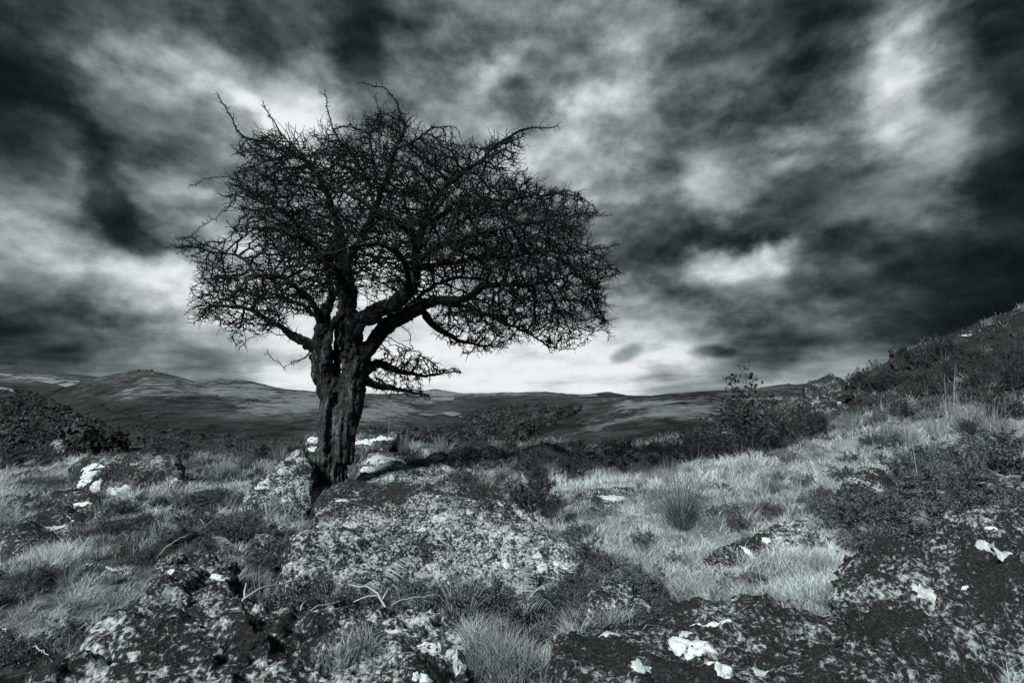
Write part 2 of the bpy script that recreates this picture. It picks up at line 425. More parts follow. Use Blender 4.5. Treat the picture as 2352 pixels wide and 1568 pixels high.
m, N, b = new_mat('moorland'); p = wpos(N)
st = N.vmath('MULTIPLY', p, (1, 0.45, 3.0))
a1 = N.noise(st, 0.006, 9, 0.66, 0.4); a2 = N.noise(st, 0.035, 8, 0.7); a3 = N.noise(p, 0.16, 7, 0.75)
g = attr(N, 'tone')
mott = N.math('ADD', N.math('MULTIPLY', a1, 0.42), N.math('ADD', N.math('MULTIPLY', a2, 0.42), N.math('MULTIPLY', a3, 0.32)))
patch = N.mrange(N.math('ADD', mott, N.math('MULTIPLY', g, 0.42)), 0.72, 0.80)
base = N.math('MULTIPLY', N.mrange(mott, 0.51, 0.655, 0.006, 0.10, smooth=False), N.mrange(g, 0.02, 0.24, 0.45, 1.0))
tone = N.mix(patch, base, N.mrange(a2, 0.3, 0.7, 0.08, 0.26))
cr = N.ramp(tone, [(0, tint(0.0)), (1, tint(1.0))]); N.l.new(cr, b.inputs['Base Color'])
bump(N, b, N.math('ADD', a2, N.math('MULTIPLY', a3, 0.6)), 1.0, 8.0); M['moor'] = m
m, N, b = new_mat('pasture'); p = wpos(N)
grey(N, b, N.noise(p, 0.03, 6, 0.6), [(0.3, 0.10), (0.7, 0.22)]); M['field'] = m
m, N, b = new_mat('woodland'); p = wpos(N)
f = N.math('ADD', N.math('MULTIPLY', N.noise(p, 0.5, 6, 0.7), 0.6), N.math('MULTIPLY', attr(N, 'tone'), 0.4))
grey(N, b, f, [(0.3, 0.012), (0.5, 0.04), (0.75, 0.12)])
bump(N, b, N.noise(p, 0.8, 5, 0.7), 1.0, 1.5); M['wood'] = m

# ------------------------------------------------------------------ terrain: the knoll
_gx = np.array([-30, -18, -10, -6, -3, 0, 1.5, 3, 5, 7, 9, 11, 14, 20, 30.0])
_gz = np.array([-2.5, -.8, -.2, -.05, 0, 0, .03, .16, .62, 1.3, 2.1, 2.95, 4.0, 6.0, 9.0])
_fx = np.linspace(-30, 30, 1201); _fz = np.interp(_fx, _gx, _gz)
_k = np.exp(-np.linspace(-2.2, 2.2, 61) ** 2); _k /= _k.sum()
_fz = np.convolve(np.pad(_fz, 30, mode='edge'), _k, mode='valid')
def G(x, y):
    x = np.asarray(x, float); y = np.asarray(y, float)
    z = np.interp(x, _fx, _fz)
    ye = 10.8 + 0.9 * fbm2(x, y * 0, 0.35, 2, 4.1) - 0.4 * sstep(-3, -9, x)
    over = np.clip(y - ye, 0, None)
    z = z - 0.75 * over * over / (over + 1.6)
    back = np.clip(-y, 0, None)
    z = z + 0.05 * back
    z = z + 0.16 * fbm2(x, y, 0.45, 3, 1.0) + 0.10 * fbm2(x, y, 1.7, 3, 2.0) + 0.035 * fbm2(x, y, 6.0, 2, 9.0)
    return z

def hit(dx, dy, y0=1.2, y1=13.0):
    """ground point under a point of the photograph"""
    t, w = D2d(dx, dy); t = float(t); w = float(w)
    Y = np.linspace(y0, y1, 900)
    below = CAM_Z + w * Y <= G(t * Y, Y)
    i = int(np.argmax(below)) if below.any() else len(Y) - 1
    return np.array([t * Y[i], Y[i], float(G(np.array([t * Y[i]]), np.array([Y[i]]))[0])])

def gz(x, y):
    return float(G(np.array([x]), np.array([y]))[0])

# pale grass / dark growth patches: (photo point, radius across, sign)
PATCH = [(1700,1130,1.3,.42),(1480,1100,.8,.4),(1600,1330,.7,.34),(1430,1320,.45,.3),(1850,1340,.5,.34),(1900,1060,1.5,.34),(2260,1020,1.2,.2),
         (1780,1420,.35,.25),(300,1440,.42,.34),(200,1400,.5,.16),(100,1330,.5,.06),(150,1085,1.1,.3),(520,1128,.5,.4),(1010,1015,1.0,.4),(300,1100,.8,.1),(60,1180,.8,.2),(1250,1120,.6,.4),
         (1130,1500,.3,.3),(640,1250,.4,.25),(450,1230,.5,-.12),(570,1290,.35,-.15),(2060,1150,.8,-.4),(1380,1400,.35,-.35),(40,1530,.25,-.3),
         (2200,1120,.8,-.35),(1600,1010,1.0,-.3),(250,1190,.5,-.1),(700,1420,.6,-.35),(1000,1420,.5,-.3),(2100,950,1.0,-.2),(350,1310,.4,.05),(2250,1250,.6,-.4),(2280,840,1.6,-.3),(2150,860,1.4,-.3),(2340,780,1.5,-.3)]
_pc = [(hit(a_, b_), r_, s_) for a_, b_, r_, s_ in PATCH]
def lush(x, y):
    v = 0.32 + 0.62 * fbm2(x, y, 0.9, 4, 5.0, 0.6) + 0.50 * fbm2(x, y, 4.0, 3, 8.0)
    v = v + 0.10 * sstep(0.0, 2.5, x) + 0.06 * sstep(-.4, -1.5, x)
    for c, r_, s_ in _pc:
        v = v + s_ * np.exp(-((x - c[0]) ** 2 + (y - c[1]) ** 2 * 0.7) / (2 * r_ * r_))
    return v

def grid_mesh(name, xs, ys, zf):
    X, Y = np.meshgrid(xs, ys); Z = zf(X, Y)
    V = np.stack([X, Y, Z], -1).reshape(-1, 3)
    ny, nx = X.shape
    i = np.arange(ny - 1)[:, None] * nx + np.arange(nx - 1)[None]
    Q = np.stack([i, i + 1, i + nx + 1, i + nx], -1).reshape(-1, 4)
    return np_mesh(name, V, None, Q), X, Y
xs = np.concatenate([np.linspace(-22, -9, 70, endpoint=False), np.linspace(-9, 11, 250, endpoint=False), np.linspace(11, 24, 70)])
ys = np.concatenate([np.linspace(-8, 0.8, 60, endpoint=False), np.linspace(0.8, 6, 120, endpoint=False), np.linspace(6, 20, 120)])
me, X, Y = grid_mesh('ground', xs, ys, G)
set_attr(me, 'tone', np.clip(lush(X, Y), 0, 1).ravel())
ground = tag(link('ground', me, M['turf']), 'uneven turf of the rocky knoll', kind='structure')

# ------------------------------------------------------------------ terrain: valley and hills
LV = np.array([40, 120, 300, 600, 1000, 1500, 2000, 2800, 4000, 5500, 7500, 10000, 17000.0])
COLS = {
 -900: [1150,1120,1080,1000,930,895,880,862,842,830,845,850,890],
 0:    [1150,1120,1075,1000,945,905,885,864,850,836,846,856,890],
 60:   [1150,1120,1075,1005,950,908,888,868,855,845,852,858,890],
 110:  [1150,1120,1070,1005,950,900,886,870,858,851,856,861,890],
 200:  [1150,1110,1062,992,925,872,884,878,868,861,866,870,890],
 270:  [1150,1110,1058,985,915,854,880,884,880,875,880,885,895],
 340:  [1150,1110,1055,980,910,848,878,886,890,890,893,895,900],
 400:  [1150,1110,1055,982,915,860,885,886,890,890,893,895,900],
 460:  [1150,1110,1055,985,922,882,890,877,890,892,894,896,902],
 505:  [1150,1110,1055,986,926,888,892,868,890,893,895,897,904],
 560:  [1150,1110,1055,990,932,893,895,874,893,895,897,899,906],
 640:  [1150,1110,1058,995,940,900,902,890,899,900,901,902,908],
 730:  [1150,1110,1060,1000,950,908,910,901,904,905,905,905,909],
 840:  [1140,1100,1055,1005,965,930,918,908,906,906,906,906,909],
 940:  [1130,1090,1045,1010,978,950,932,918,910,908,906,903,908],
 1000: [1125,1085,1045,1012,985,960,940,924,914,909,906,892,908],
 1060: [1125,1085,1045,1014,988,962,940,922,911,907,906,903,908],
 1150: [1120,1075,1035,1004,990,960,936,918,902,906,906,905,908],
 1260: [1110,1060,1010,957,972,950,930,914,898,906,906,906,909],
 1340: [1100,1045,990,931,950,940,926,915,910,907,907,907,909],
 1390: [1095,1040,980,919,940,935,924,917,910,899,908,908,910],
 1450: [1090,1030,970,909,930,930,925,920,914,911,910,910,911],
 1600: [1080,1015,950,899,925,930,925,922,918,915,912,911,911],
 1750: [1060,1000,940,889,920,930,925,922,918,915,912,911,911],
 1900: [1050,990,930,876,915,925,925,922,918,915,912,911,911],
 2050: [1040,980,920,862,910,920,920,918,915,912,910,910,911],
 2352: [1010,960,905,835,890,905,905,905,905,905,905,905,908],
 3200: [1000,950,890,800,850,880,890,890,890,890,890,890,905],
}
_cx = np.array(sorted(COLS)); _ct = np.array([D2d(c, 900)[0] for c in _cx], float)
_tab = np.array([[float(D2d(c, v)[1]) for v in COLS[c]] for c in _cx])
_tt = np.linspace(-2.6, 2.6, 1601)
_tw = np.stack([np.interp(_tt, _ct, _tab[:, j]) for j in range(len(LV))], 1)
_k2 = np.exp(-np.linspace(-2, 2, 15) ** 2); _k2 /= _k2.sum()
_tw = np.stack([np.convolve(np.pad(_tw[:, j], 7, mode='edge'), _k2, mode='valid') for j in range(len(LV))], 1)
_lY = np.log(LV)
_ly2 = np.linspace(_lY[0], _lY[-1], 400)
_tw2 = np.stack([np.interp(_ly2, _lY, _tw[i]) for i in range(len(_tt))], 0)     # (t, logY)
_k3 = np.exp(-np.linspace(-2, 2, 7) ** 2); _k3 /= _k3.sum()
_tw2 = np.stack([np.convolve(np.pad(r, 3, mode='edge'), _k3, mode='valid') for r in _tw2], 0)
def F(t, Y):
    t = np.asarray(t, float); Y = np.asarray(Y, float)
    fi = np.clip((t + 2.6) / 5.2 * 1600, 0, 1599.99); i = fi.astype(int); fi = fi - i
    fj = np.clip((np.log(Y) - _ly2[0]) / (_ly2[-1] - _ly2[0]) * 399, 0, 398.99); j = fj.astype(int); fj = fj - j
    w = (_tw2[i, j] * (1 - fi) + _tw2[i + 1, j] * fi) * (1 - fj) + (_tw2[i, j + 1] * (1 - fi) + _tw2[i + 1, j + 1] * fi) * fj
    x = t * Y
    z = CAM_Z + w * Y
    z = z + sstep(60, 400, Y) * (0.0028 * Y * fbm2(x / np.maximum(Y, 1) * 14, np.log(Y) * 9, 1.0, 4, 3.3) + 3.0 * fbm2(x, Y, 0.012, 3, 6.0))
    near = G(np.clip(x, -30, 30), np.minimum(Y, 22)) - 0.6 - 0.55 * np.clip(Y - 22, 0, None)
    k = sstep(22, 60, Y)
    return near * (1 - k) + z * k
ts = np.concatenate([np.linspace(-2.6, -1.1, 60, endpoint=False), np.linspace(-1.1, 1.1, 420, endpoint=False), np.linspace(1.1, 2.6, 61)])
Ys = np.exp(np.linspace(math.log(14), math.log(17000), 230))
T_, Y_ = np.meshgrid(ts, Ys); Z_ = F(T_, Y_)
V = np.stack([T_ * Y_, Y_, Z_], -1).reshape(-1, 3)
ny, nx = T_.shape
i = np.arange(ny - 1)[:, None] * nx + np.arange(nx - 1)[None]
me = np_mesh('hills', V, None, np.stack([i, i + 1, i + nx + 1, i + nx], -1).reshape(-1, 4))
# pale grass showing through the heather on some slopes
def proj(x, y, z):
    c, s = math.cos(PITCH), math.sin(PITCH)
    f_ = y * c + (z - CAM_Z) * s; h_ = -y * s + (z - CAM_Z) * c
    return (x / f_ * 512 + 512) * 2352 / 1024, (341 - h_ / f_ * 512) * 1568 / 682
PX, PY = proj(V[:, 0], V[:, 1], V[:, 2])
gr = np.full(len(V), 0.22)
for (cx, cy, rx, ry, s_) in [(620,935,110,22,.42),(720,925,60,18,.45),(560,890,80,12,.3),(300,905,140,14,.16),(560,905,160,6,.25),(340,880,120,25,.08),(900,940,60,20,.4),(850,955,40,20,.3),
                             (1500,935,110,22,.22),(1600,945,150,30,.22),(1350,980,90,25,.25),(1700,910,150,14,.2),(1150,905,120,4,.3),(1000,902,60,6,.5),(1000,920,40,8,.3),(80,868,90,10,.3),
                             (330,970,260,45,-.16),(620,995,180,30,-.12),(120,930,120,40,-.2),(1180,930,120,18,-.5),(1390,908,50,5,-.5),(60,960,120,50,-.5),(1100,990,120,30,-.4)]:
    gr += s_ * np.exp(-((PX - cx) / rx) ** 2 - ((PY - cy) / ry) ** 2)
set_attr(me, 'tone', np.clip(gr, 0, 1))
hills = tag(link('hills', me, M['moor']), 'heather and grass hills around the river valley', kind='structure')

def far_hit(dx, dy, y0=60, y1=12000, n=420):
    """first point of the hills under a point of the photograph (nearest slope in view)"""
    t, w = D2d(dx, dy)
    Y = np.exp(np.linspace(math.log(y0), math.log(y1), n))
    f_ = F(np.full(n, float(t)), Y) - (CAM_Z + float(w) * Y)
    up = np.nonzero(f_ >= 0)[0]
    if len(up) == 0: return None
    k_ = up[0]
    return np.array([float(t) * Y[k_], Y[k_], CAM_Z + float(w) * Y[k_]])

def far_hits(dx, dy, n=200, y0=60, y1=9000):
    t, w = D2d(np.asarray(dx), np.asarray(dy))
    Y = np.exp(np.linspace(math.log(y0), math.log(y1), n)); out = np.full((len(t), 3), np.nan)
    for a_ in range(0, len(t), 600):
        tt = t[a_:a_ + 600, None]; YY = np.broadcast_to(Y, (len(tt), n)); Z = CAM_Z + w[a_:a_ + 600, None] * YY
        up = F(np.broadcast_to(tt, YY.shape), YY) >= Z; ok = up.any(1); k = up.argmax(1); r_ = np.arange(len(tt))
        o_ = np.stack([tt[:, 0] * Y[k], Y[k], Z[r_, k]], 1); o_[~ok] = np.nan; out[a_:a_ + 600] = o_
    return out

# ------------------------------------------------------------------ woods in the valley
def ico(sub):
    bm = bmesh.new(); bmesh.ops.create_icosphere(bm, subdivisions=sub, radius=1.0)
    V = np.array([v.co[:] for v in bm.verts]); T = np.array([[v.index for v in f.verts] for f in bm.faces]); bm.free()
    return V, T
ICO1, ICO2, ICO3 = ico(1), ico(2), ico(3)
def in_poly(x, y, P):
    P = np.asarray(P, float); c = np.zeros(np.shape(x), bool); j = len(P) - 1
    for i in range(len(P)):
        xi, yi = P[i]; xj, yj = P[j]
        h = ((yi > y) != (yj > y)) & (x < (xj - xi) * (y - yi) / (yj - yi + 1e-12) + xi)
        c ^= h; j = i
    return c
def wood(name, label, poly, n, size, leaves=80):
    """crowns as clouds of small leaf clumps"""
    P = np.asarray(poly, float)
    x = rng.uniform(P[:, 0].min(), P[:, 0].max(), n * 3); y = rng.uniform(P[:, 1].min(), P[:, 1].max(), n * 3)
    ok = in_poly(x, y, P) & (rng.random(n * 3) < np.clip(.12 + seg_dist(x, y, P) / 30, 0, 1)); x, y = x[ok][:n], y[ok][:n]
    mb = MB(); PP = far_hits(x, y)
    for k in range(len(x)):
        p = PP[k]
        if np.isnan(p[0]): continue
        r = size * float(np.exp(rng.normal(0, .3))) * min(1.0, p[1] / 380)
        d = rng.standard_normal((leaves, 3)); d /= np.linalg.norm(d, axis=1, keepdims=True); d[:, 2] = np.abs(d[:, 2]) * 1.1 - .25
        c = d * rng.uniform(.7, 1.05, (leaves, 1)) * (1 + .3 * perlin(d * 1.7 + k * 3.1))[:, None] * r
        a_ = rng.standard_normal((leaves, 3)); a_ -= d * (a_ * d).sum(1, keepdims=True) * .7; a_ /= np.linalg.norm(a_, axis=1, keepdims=True)
        b_ = np.cross(d, a_) + rng.normal(0, .3, (leaves, 3)); s_ = r * rng.uniform(.14, .3, (leaves, 1))
        V = np.stack([c + a_ * s_, c - a_ * s_ * .6 + b_ * s_, c - a_ * s_ * .6 - b_ * s_], 1).reshape(-1, 3) + p + [0, 0, r * .5]
        mb.add(V, np.arange(leaves * 3).reshape(-1, 3), None, float(rng.uniform(.1, .9)))
    o = link(name, mb.mesh(name, smooth=False), M['wood'])
    return tag(o, label, 'woodland', kind='stuff')
def seg_dist(x, y, P):
    P = np.asarray(P, float); d = np.full(x.shape, 1e9)
    for i in range(len(P)):
        a_, b_ = P[i - 1], P[i]; ab = b_ - a_
        t = np.clip(((x - a_[0]) * ab[0] + (y - a_[1]) * ab[1]) / (ab @ ab), 0, 1)
        d = np.minimum(d, np.hypot(x - a_[0] - t * ab[0], y - a_[1] - t * ab[1]))
    return d
wood('valley_wood', 'dark wood filling the valley below the left hill',
     [(0,895),(60,900),(120,920),(170,950),(215,972),(240,1010),(300,1050),(0,1050)], 1500, 4.4)
wood('valley_wood', 'oak wood along the valley floor behind the knoll',
     [(850,985),(900,990),(1000,985),(1060,962),(1120,965),(1170,985),(1130,1015),(1080,1050),(840,1050)], 1000, 4.2)
wood('valley_wood', 'wood climbing the valley between the two hills',
     [(1060,962),(1110,940),(1200,928),(1300,930),(1260,950),(1190,978),(1130,985),(1070,975)], 900, 5.5)
wood('valley_wood', 'strip of wood along the edge of the right hand spur',
     [(1150,1010),(1200,985),(1260,960),(1350,935),(1320,950),(1260,985),(1180,1030)], 330, 4.0)
wood('valley_wood', 'scattered thorn bushes dotting the lower left hill',
     [(120,910),(260,930),(450,985),(600,1010),(330,1040),(200,1000)], 150, 2.6, 50)
# rounder single trees one can tell apart at the foot of the spur
def round_tree(p, r, label):
    rt = empty('oak_tree', p); tag(rt, label, 'tree', 'single trees at the foot of the spur')
    mb = MB(); tube(mb, [(0, 0, -r * .3), (0.05 * r, 0, r * .3), (0, 0, r * .9)], [r * .12, r * .09, r * .05], 6)
    link('trunk', mb.mesh('trunk'), M['wood'], rt)
    mb = MB(); nl = 260
    d = rng.standard_normal((nl, 3)); d /= np.linalg.norm(d, axis=1, keepdims=True); d[:, 2] = d[:, 2] * .85
    c = d * rng.uniform(.6, 1.0, (nl, 1)) * (1 + .35 * perlin(d * 2.1 + r))[:, None]
    a_ = rng.standard_normal((nl, 3)); a_ /= np.linalg.norm(a_, axis=1, keepdims=True); b_ = np.cross(d, a_); s_ = rng.uniform(.12, .24, (nl, 1))
    V = (np.stack([c + a_ * s_, c - a_ * s_ * .6 + b_ * s_, c - a_ * s_ * .6 - b_ * s_], 1).reshape(-1, 3) + [0, 0, .85]) * r
    mb.add(V, np.arange(nl * 3).reshape(-1, 3), None, float(rng.uniform(.3, .9)))
    link('crown', mb.mesh('crown', smooth=False), M['wood'], rt)
for k, (dx_, dy_, r_) in enumerate([(1182,1003,3.2),(1210,985,3.0),(1160,1022,3.0),(1232,968,3.2),(1108,1018,3.2),(1082,1008,3.2),(1130,1000,3.0),(1060,1020,3.0),(1255,975,2.6),(1205,1012,2.4),(1290,955,3),(1030,1012,3),(1000,1022,3),(1325,945,3)]):
    p = far_hit(dx_, dy_)
    if p is not None:
        round_tree(p, r_ * p[1] / 300, 'round oak tree standing out of the valley wood below the spur')

# pale walled fields, draped on the slopes
def field(poly, label, n=14):
    P = np.asarray(poly, float)
    uu, vv = np.meshgrid(np.arange(n + 1) / n, np.arange(n + 1) / n, indexing='ij'); uu = uu.ravel()[:, None]; vv = vv.ravel()[:, None]
    q = (P[0] * (1 - uu) + P[1] * uu) * (1 - vv) + (P[3] * (1 - uu) + P[2] * uu) * vv
    out = far_hits(q[:, 0], q[:, 1], 420, 60, 12000)
    for k in range(len(out)):
        if np.isnan(out[k, 0]): out[k] = out[k - 1]
    Vv = np.array(out); Vv[:, 2] += 0.0012 * Vv[:, 1]
    i = np.arange(n)[:, None] * (n + 1) + np.arange(n)[None]
    o = link('field', np_mesh('field', Vv, None, np.stack([i, i + n + 1, i + n + 2, i + 1], -1).reshape(-1, 4)), M['field'])
    tag(o, label, kind='structure')
for poly in [[(60,866),(130,868),(125,873),(50,871)],[(0,858),(30,861),(26,866),(0,864)],[(85,876),(118,873),(150,877),(120,883)],[(122,873),(185,876),(182,880),(152,877)],
             [(0,889),(28,894),(34,902),(0,897)],[(130,884),(160,879),(180,883),(150,890)],[(30,864),(58,866),(48,871),(24,868)],
             [(965,907),(1040,907),(1040,911),(960,911)],[(990,914),(1045,912),(1040,921),(1012,922)],[(1012,950),(1035,945),(1062,952),(1040,957)],[(1330,909),(1372,908),(1372,911),(1330,912)],[(985,918),(1010,916),(1012,920),(990,921)],
             [(960,951),(1000,953),(1000,956),(965,954)],[(1060,955),(1080,958),(1072,962),(1052,958)]]:
    field(poly, 'pale hedged pasture on a far slope', 8)

# rock piles (tors) on the hill crests
def tor(dx_, dy_, w_, n, yr, label):
    t_ = float(D2d(dx_, dy_)[0]); Yc = np.linspace(*yr, 400); Zc = F(np.full(400, t_), Yc); k_ = int(((Zc - CAM_Z) / Yc).argmax())
    p = np.array([t_ * Yc[k_], Yc[k_], Zc[k_] - 6]); s = w_ * p[1] / 1176
    rt = empty('tor', p); tag(rt, label, 'rock outcrop')
    for k in range(n):
        r = s * rng.uniform(.05, .1); x = (k + .5) / n - .5
        Vv, Tt = ICO2
        q = np.sign(Vv) * np.abs(Vv) ** 0.7 * (1 + .3 * perlin(Vv * 1.6 + rng.uniform(0, 40, 3)))[:, None]
        q = q * np.array([r * 1.3, r, r * .62]) + [x * s, rng.uniform(-.1, .1) * s, r * .15 + float(F(np.array([(p[0] + x * s) / p[1]]), np.array([p[1]]))[0]) - p[2]]
        link('stone', np_mesh('stone', q, Tt, None, False), M['rock_dark'], rt)
tor(322, 853, 62, 11, (1100, 2000), 'granite tor crowning the heather hill left of the thorn tree')
tor(507, 868, 14, 4, (2200, 3400), 'small stone tor on the paler hill behind the first')

# ------------------------------------------------------------------ boulders
def eval_remesh(me, voxel, smooth=6):
    o = bpy.data.objects.new('tmp', me); COL.objects.link(o)
    r = o.modifiers.new('r', 'REMESH'); r.mode = 'VOXEL'; r.voxel_size = voxel
    if smooth:
        s_ = o.modifiers.new('s', 'SMOOTH'); s_.iterations = smooth; s_.factor = 0.5
    dg = bpy.context.evaluated_depsgraph_get(); dg.update()
    out = bpy.data.meshes.new_from_object(o.evaluated_get(dg))
    bpy.data.objects.remove(o)
    return out
def verts(me):
    V = np.zeros(len(me.vertices) * 3, np.float32); me.vertices.foreach_get('co', V); return V.reshape(-1, 3).astype(float)
def normals(me):
    V = np.zeros(len(me.vertices) * 3, np.float32); me.vertices.foreach_get('normal', V); return V.reshape(-1, 3).astype(float)
BVH = []
def lichen_patch(o, bvh, base, dx_, dy_, rx, ry, mat='lichen', seed=0):
    """crust of lichen fitted to the boulder's surface"""
    t, w = D2d(dx_, dy_); d = Vector((float(t), 1, float(w))).normalized()
    h = bvh.ray_cast(Vector((0, 0, CAM_Z)), d)
    if h[0] is None: return
    c, nrm = h[0], h[1]; rx *= .85; ry *= .85
    ex = Vector((1, 0, 0)); ex = (ex - nrm * ex.dot(nrm)).normalized(); ey = nrm.cross(ex)
    if ey.y < 0: ey = -ey
    rs = np.random.default_rng(seed + int(dx_)); n = 72; rings = 5
    ang = np.arange(n) / n * 2 * math.pi
    jag = 1 + .5 * perlin(np.stack([np.cos(ang) * 1.6 + seed, np.sin(ang) * 1.6 + dx_ * .1, ang * 0], 1)) + .14 * perlin(np.stack([np.cos(ang) * 5 + seed, np.sin(ang) * 5, ang * 0 + .3], 1)) + .10 * perlin(np.stack([np.cos(ang) * 13 + seed, np.sin(ang) * 13, ang * 0 + .7], 1)) + rs.normal(0, .025, n)
    P = [c]
    for k in range(1, rings + 1):
        f = k / rings
        for q in range(n):
            P.append(c + ex * (math.cos(ang[q]) * rx * f * jag[q]) + ey * (math.sin(ang[q]) * ry * f * jag[q]))
    out = []
    for idx, p in enumerate(P):
        h2 = bvh.ray_cast(p + nrm * 0.12, -nrm, 0.4)
        q = h2[0] if h2[0] is not None else bvh.find_nearest(p)[0]
        nn = h2[1] if h2[0] is not None else nrm
        edge = idx > n * (rings - 1)
        out.append(np.array(q + nrm * (-0.003 if edge else 0.0035 + 0.003 * rs.random())))
    T = [(0, 1 + q, 1 + (q + 1) % n) for q in range(n)]; Q = []
    for k in range(rings - 1):
        a_ = 1 + k * n
        Q += [(a_ + q, a_ + n + q, a_ + n + (q + 1) % n, a_ + (q + 1) % n) for q in range(n)]
    Vv = np.array(out) - base
    link('lichen_patch', np_mesh('lichen_patch', Vv, T, Q), M[mat], o)
def boulder(label, pts, mat='rock', back=0.7, voxel=0.03, amp=1.0, sink=0.35, lichens=(), name='boulder', rough=1.0):
    P = []
    for p in pts:
        if p[2] < 0.5:            # third number small: height above the turf under that point
            q = hit(p[0], p[1]); q[2] += p[2]; P.append(q)
        else: P.append(at(*p))
    allp = list(P)
    for p in P:
        d = np.array([p[0], p[1], 0]); d /= np.linalg.norm(d)
        allp.append(p + d * back + [0, 0, -0.10 * back])
        allp.append(p + d * back * .45 + [0, 0, 0.0])
        allp.append(np.array([p[0], p[1], min(p[2], gz(p[0], p[1])) - sink]))
        allp.append(p + d * back + [0, 0, -sink - .2])
    bm = bmesh.new()
    for p in allp: bm.verts.new(p)
    h = bmesh.ops.convex_hull(bm, input=bm.verts)
    bmesh.ops.delete(bm, geom=[g for g in h['geom_interior'] if isinstance(g, bmesh.types.BMVert)], context='VERTS')
    me0 = bpy.data.meshes.new('hull'); bm.to_mesh(me0); bm.free()
    me = eval_remesh(me0, voxel, 8)
    V = verts(me); Nn = normals(me); s0 = float(abs(P[0]).sum()) * 3.1
    d = amp * (0.16 * fbm(V * 1.3 + s0, 2) + 0.085 * fbm(V * 3.7 + s0, 3) + rough * (0.030 * fbm(V * 11 + s0, 3, .6) + .010 * fbm(V * 34 + s0, 3, .7)))
    cr = 1 - np.abs(perlin(V * np.array([1.6, 1.6, 3.2]) + s0)) * 14
    d -= (.02 + amp * 0.06) * np.clip(cr, 0, 1) ** 2
    cr2 = 1 - np.abs(perlin(V * np.array([3.4, 3.4, 5.5]) + s0 + 7)) * 16
    d -= .022 * np.clip(cr2, 0, 1) ** 2
    d += .05 * amp * np.round(2.2 * perlin(V * 2.4 + s0 + 3)) / 2.2
    V += Nn * d[:, None]
    V += 0.012 * rough * np.stack([fbm(V * 16 + 3, 3), fbm(V * 16 + 9, 3), fbm(V * 16 + 21, 3)], 1)
    base = np.array([V[:, 0].mean(), V[:, 1].mean(), V[:, 2].min()])
    me.vertices.foreach_set('co', (V - base).astype(np.float32).ravel())
    me.polygons.foreach_set('use_smooth', np.ones(len(me.polygons), bool)); me.update(); me.name = name
    o = link(name, me, M[mat], loc=base); tag(o, label, 'rock')
    polys = [tuple(p.vertices) for p in me.polygons]
    bvh = BVHTree.FromPolygons([Vector(v) for v in V], polys)
    BVH.append((bvh, V.min(0), V.max(0)))
    for k, L in enumerate(lichens):
        lichen_patch(o, bvh, base, *L, seed=k)
    return o

boulder('long speckled slab along the bottom, its left end rounded, below the dead bracken stems',
        [(90,1600,1.42),(140,1530,1.52),(205,1468,1.68),(270,1446,1.85),(400,1460,1.95),(540,1482,1.92),(700,1468,2.0),(860,1444,2.1),(1030,1440,2.15),(1085,1478,2.0),(1075,1600,1.62),(600,1640,1.5)],
        'rock', .12, .014, .55, rough=1.5, lichens=[(1010,1500,.06,.05,'lichen_grey'),(890,1452,.06,.02,'lichen_grey'),(970,1560,.035,.02,'lichen'),(1050,1520,.03,.05,'lichen_grey'),(730,1555,.03,.02,'lichen_grey')])
boulder('knobbly small boulder with white lichen on its two shoulders, left of the ferns',
        [(318,1440,2.35),(335,1385,2.4),(358,1335,2.55),(395,1308,2.65),(450,1318,2.75),(525,1332,2.75),(560,1390,2.6),(555,1470,2.35),(420,1490,2.25)],
        'rock_dark', .4, .015, .6, rough=1.5, lichens=[(398,1312,.045,.025,'lichen'),(505,1328,.06,.035,'lichen'),(420,1385,.02,.015,'lichen_grey')])
boulder('broad pale speckled slab in front of the thorn tree',
        [(668,1330,2.75),(690,1290,2.95),(722,1238,3.35),(758,1188,3.9),(850,1165,4.25),(1000,1152,4.45),(1140,1160,4.4),(1215,1200,3.9),(1285,1262,3.35),(1320,1318,3.05),(1240,1375,2.85),(1050,1385,2.8),(850,1372,2.8)],
        'rock_pale', .5, .017, .55, rough=1.4, lichens=[(1157,1303,.062,.034,'lichen'),(1286,1297,.05,.04,'lichen'),(1237,1276,.035,.03,'lichen_grey'),(1240,1305,.035,.03,'lichen_grey'),(1010,1190,.07,.03,'lichen_grey'),(975,1215,.06,.03,'lichen_grey')])
boulder('flat dark ledge between the thorn tree roots and the broad pale slab',
        [(730,1160,4.5),(760,1130,5.0),(860,1118,5.4),(1000,1130,5.2),(1120,1140,5.0),(1180,1165,4.6),(980,1165,4.4)], 'rock_dark', .5, .03, .5, lichens=[(785,1148,.08,.03,'lichen_grey')])
boulder('tall leaning boulder against the left side of the thorn tree trunk',
        [(560,1170,4.9),(572,1130,5.0),(625,1088,5.25),(690,1036,5.5),(712,1066,5.4),(724,1130,5.15),(722,1190,4.95),(650,1222,4.7),(590,1210,4.7)],
        'rock', .6, .026, .5, lichens=[(600,1120,.09,.06,'lichen_grey')])
boulder('blocky boulder with large white lichen patches in the left grass',
        [(176,1110,6.3),(182,1072,6.4),(200,1056,6.5),(300,1050,6.6),(405,1056,6.5),(416,1085,6.3),(404,1140,6.1),(300,1150,6.0),(200,1140,6.1)],
        'rock_spot', .8, .03, .6, lichens=[(199,1098,.10,.16,'lichen'),(218,1120,.08,.12,'lichen'),(216,1072,.15,.06,'lichen'),(262,1134,.1,.06,'lichen'),(403,1112,.12,.08,'lichen_grey'),(285,1122,.08,.05,'lichen_grey'),(256,1123,.07,.06,'lichen_grey')])
boulder('low dark rock with one white stripe below the blocky boulder',
        [(108,1165,.0),(130,1150,.1),(170,1146,.14),(200,1156,.1),(225,1175,.0),(160,1182,.0)], 'rock_dark', .4, .03, .6, lichens=[(190,1158,.10,.03,'lichen')])
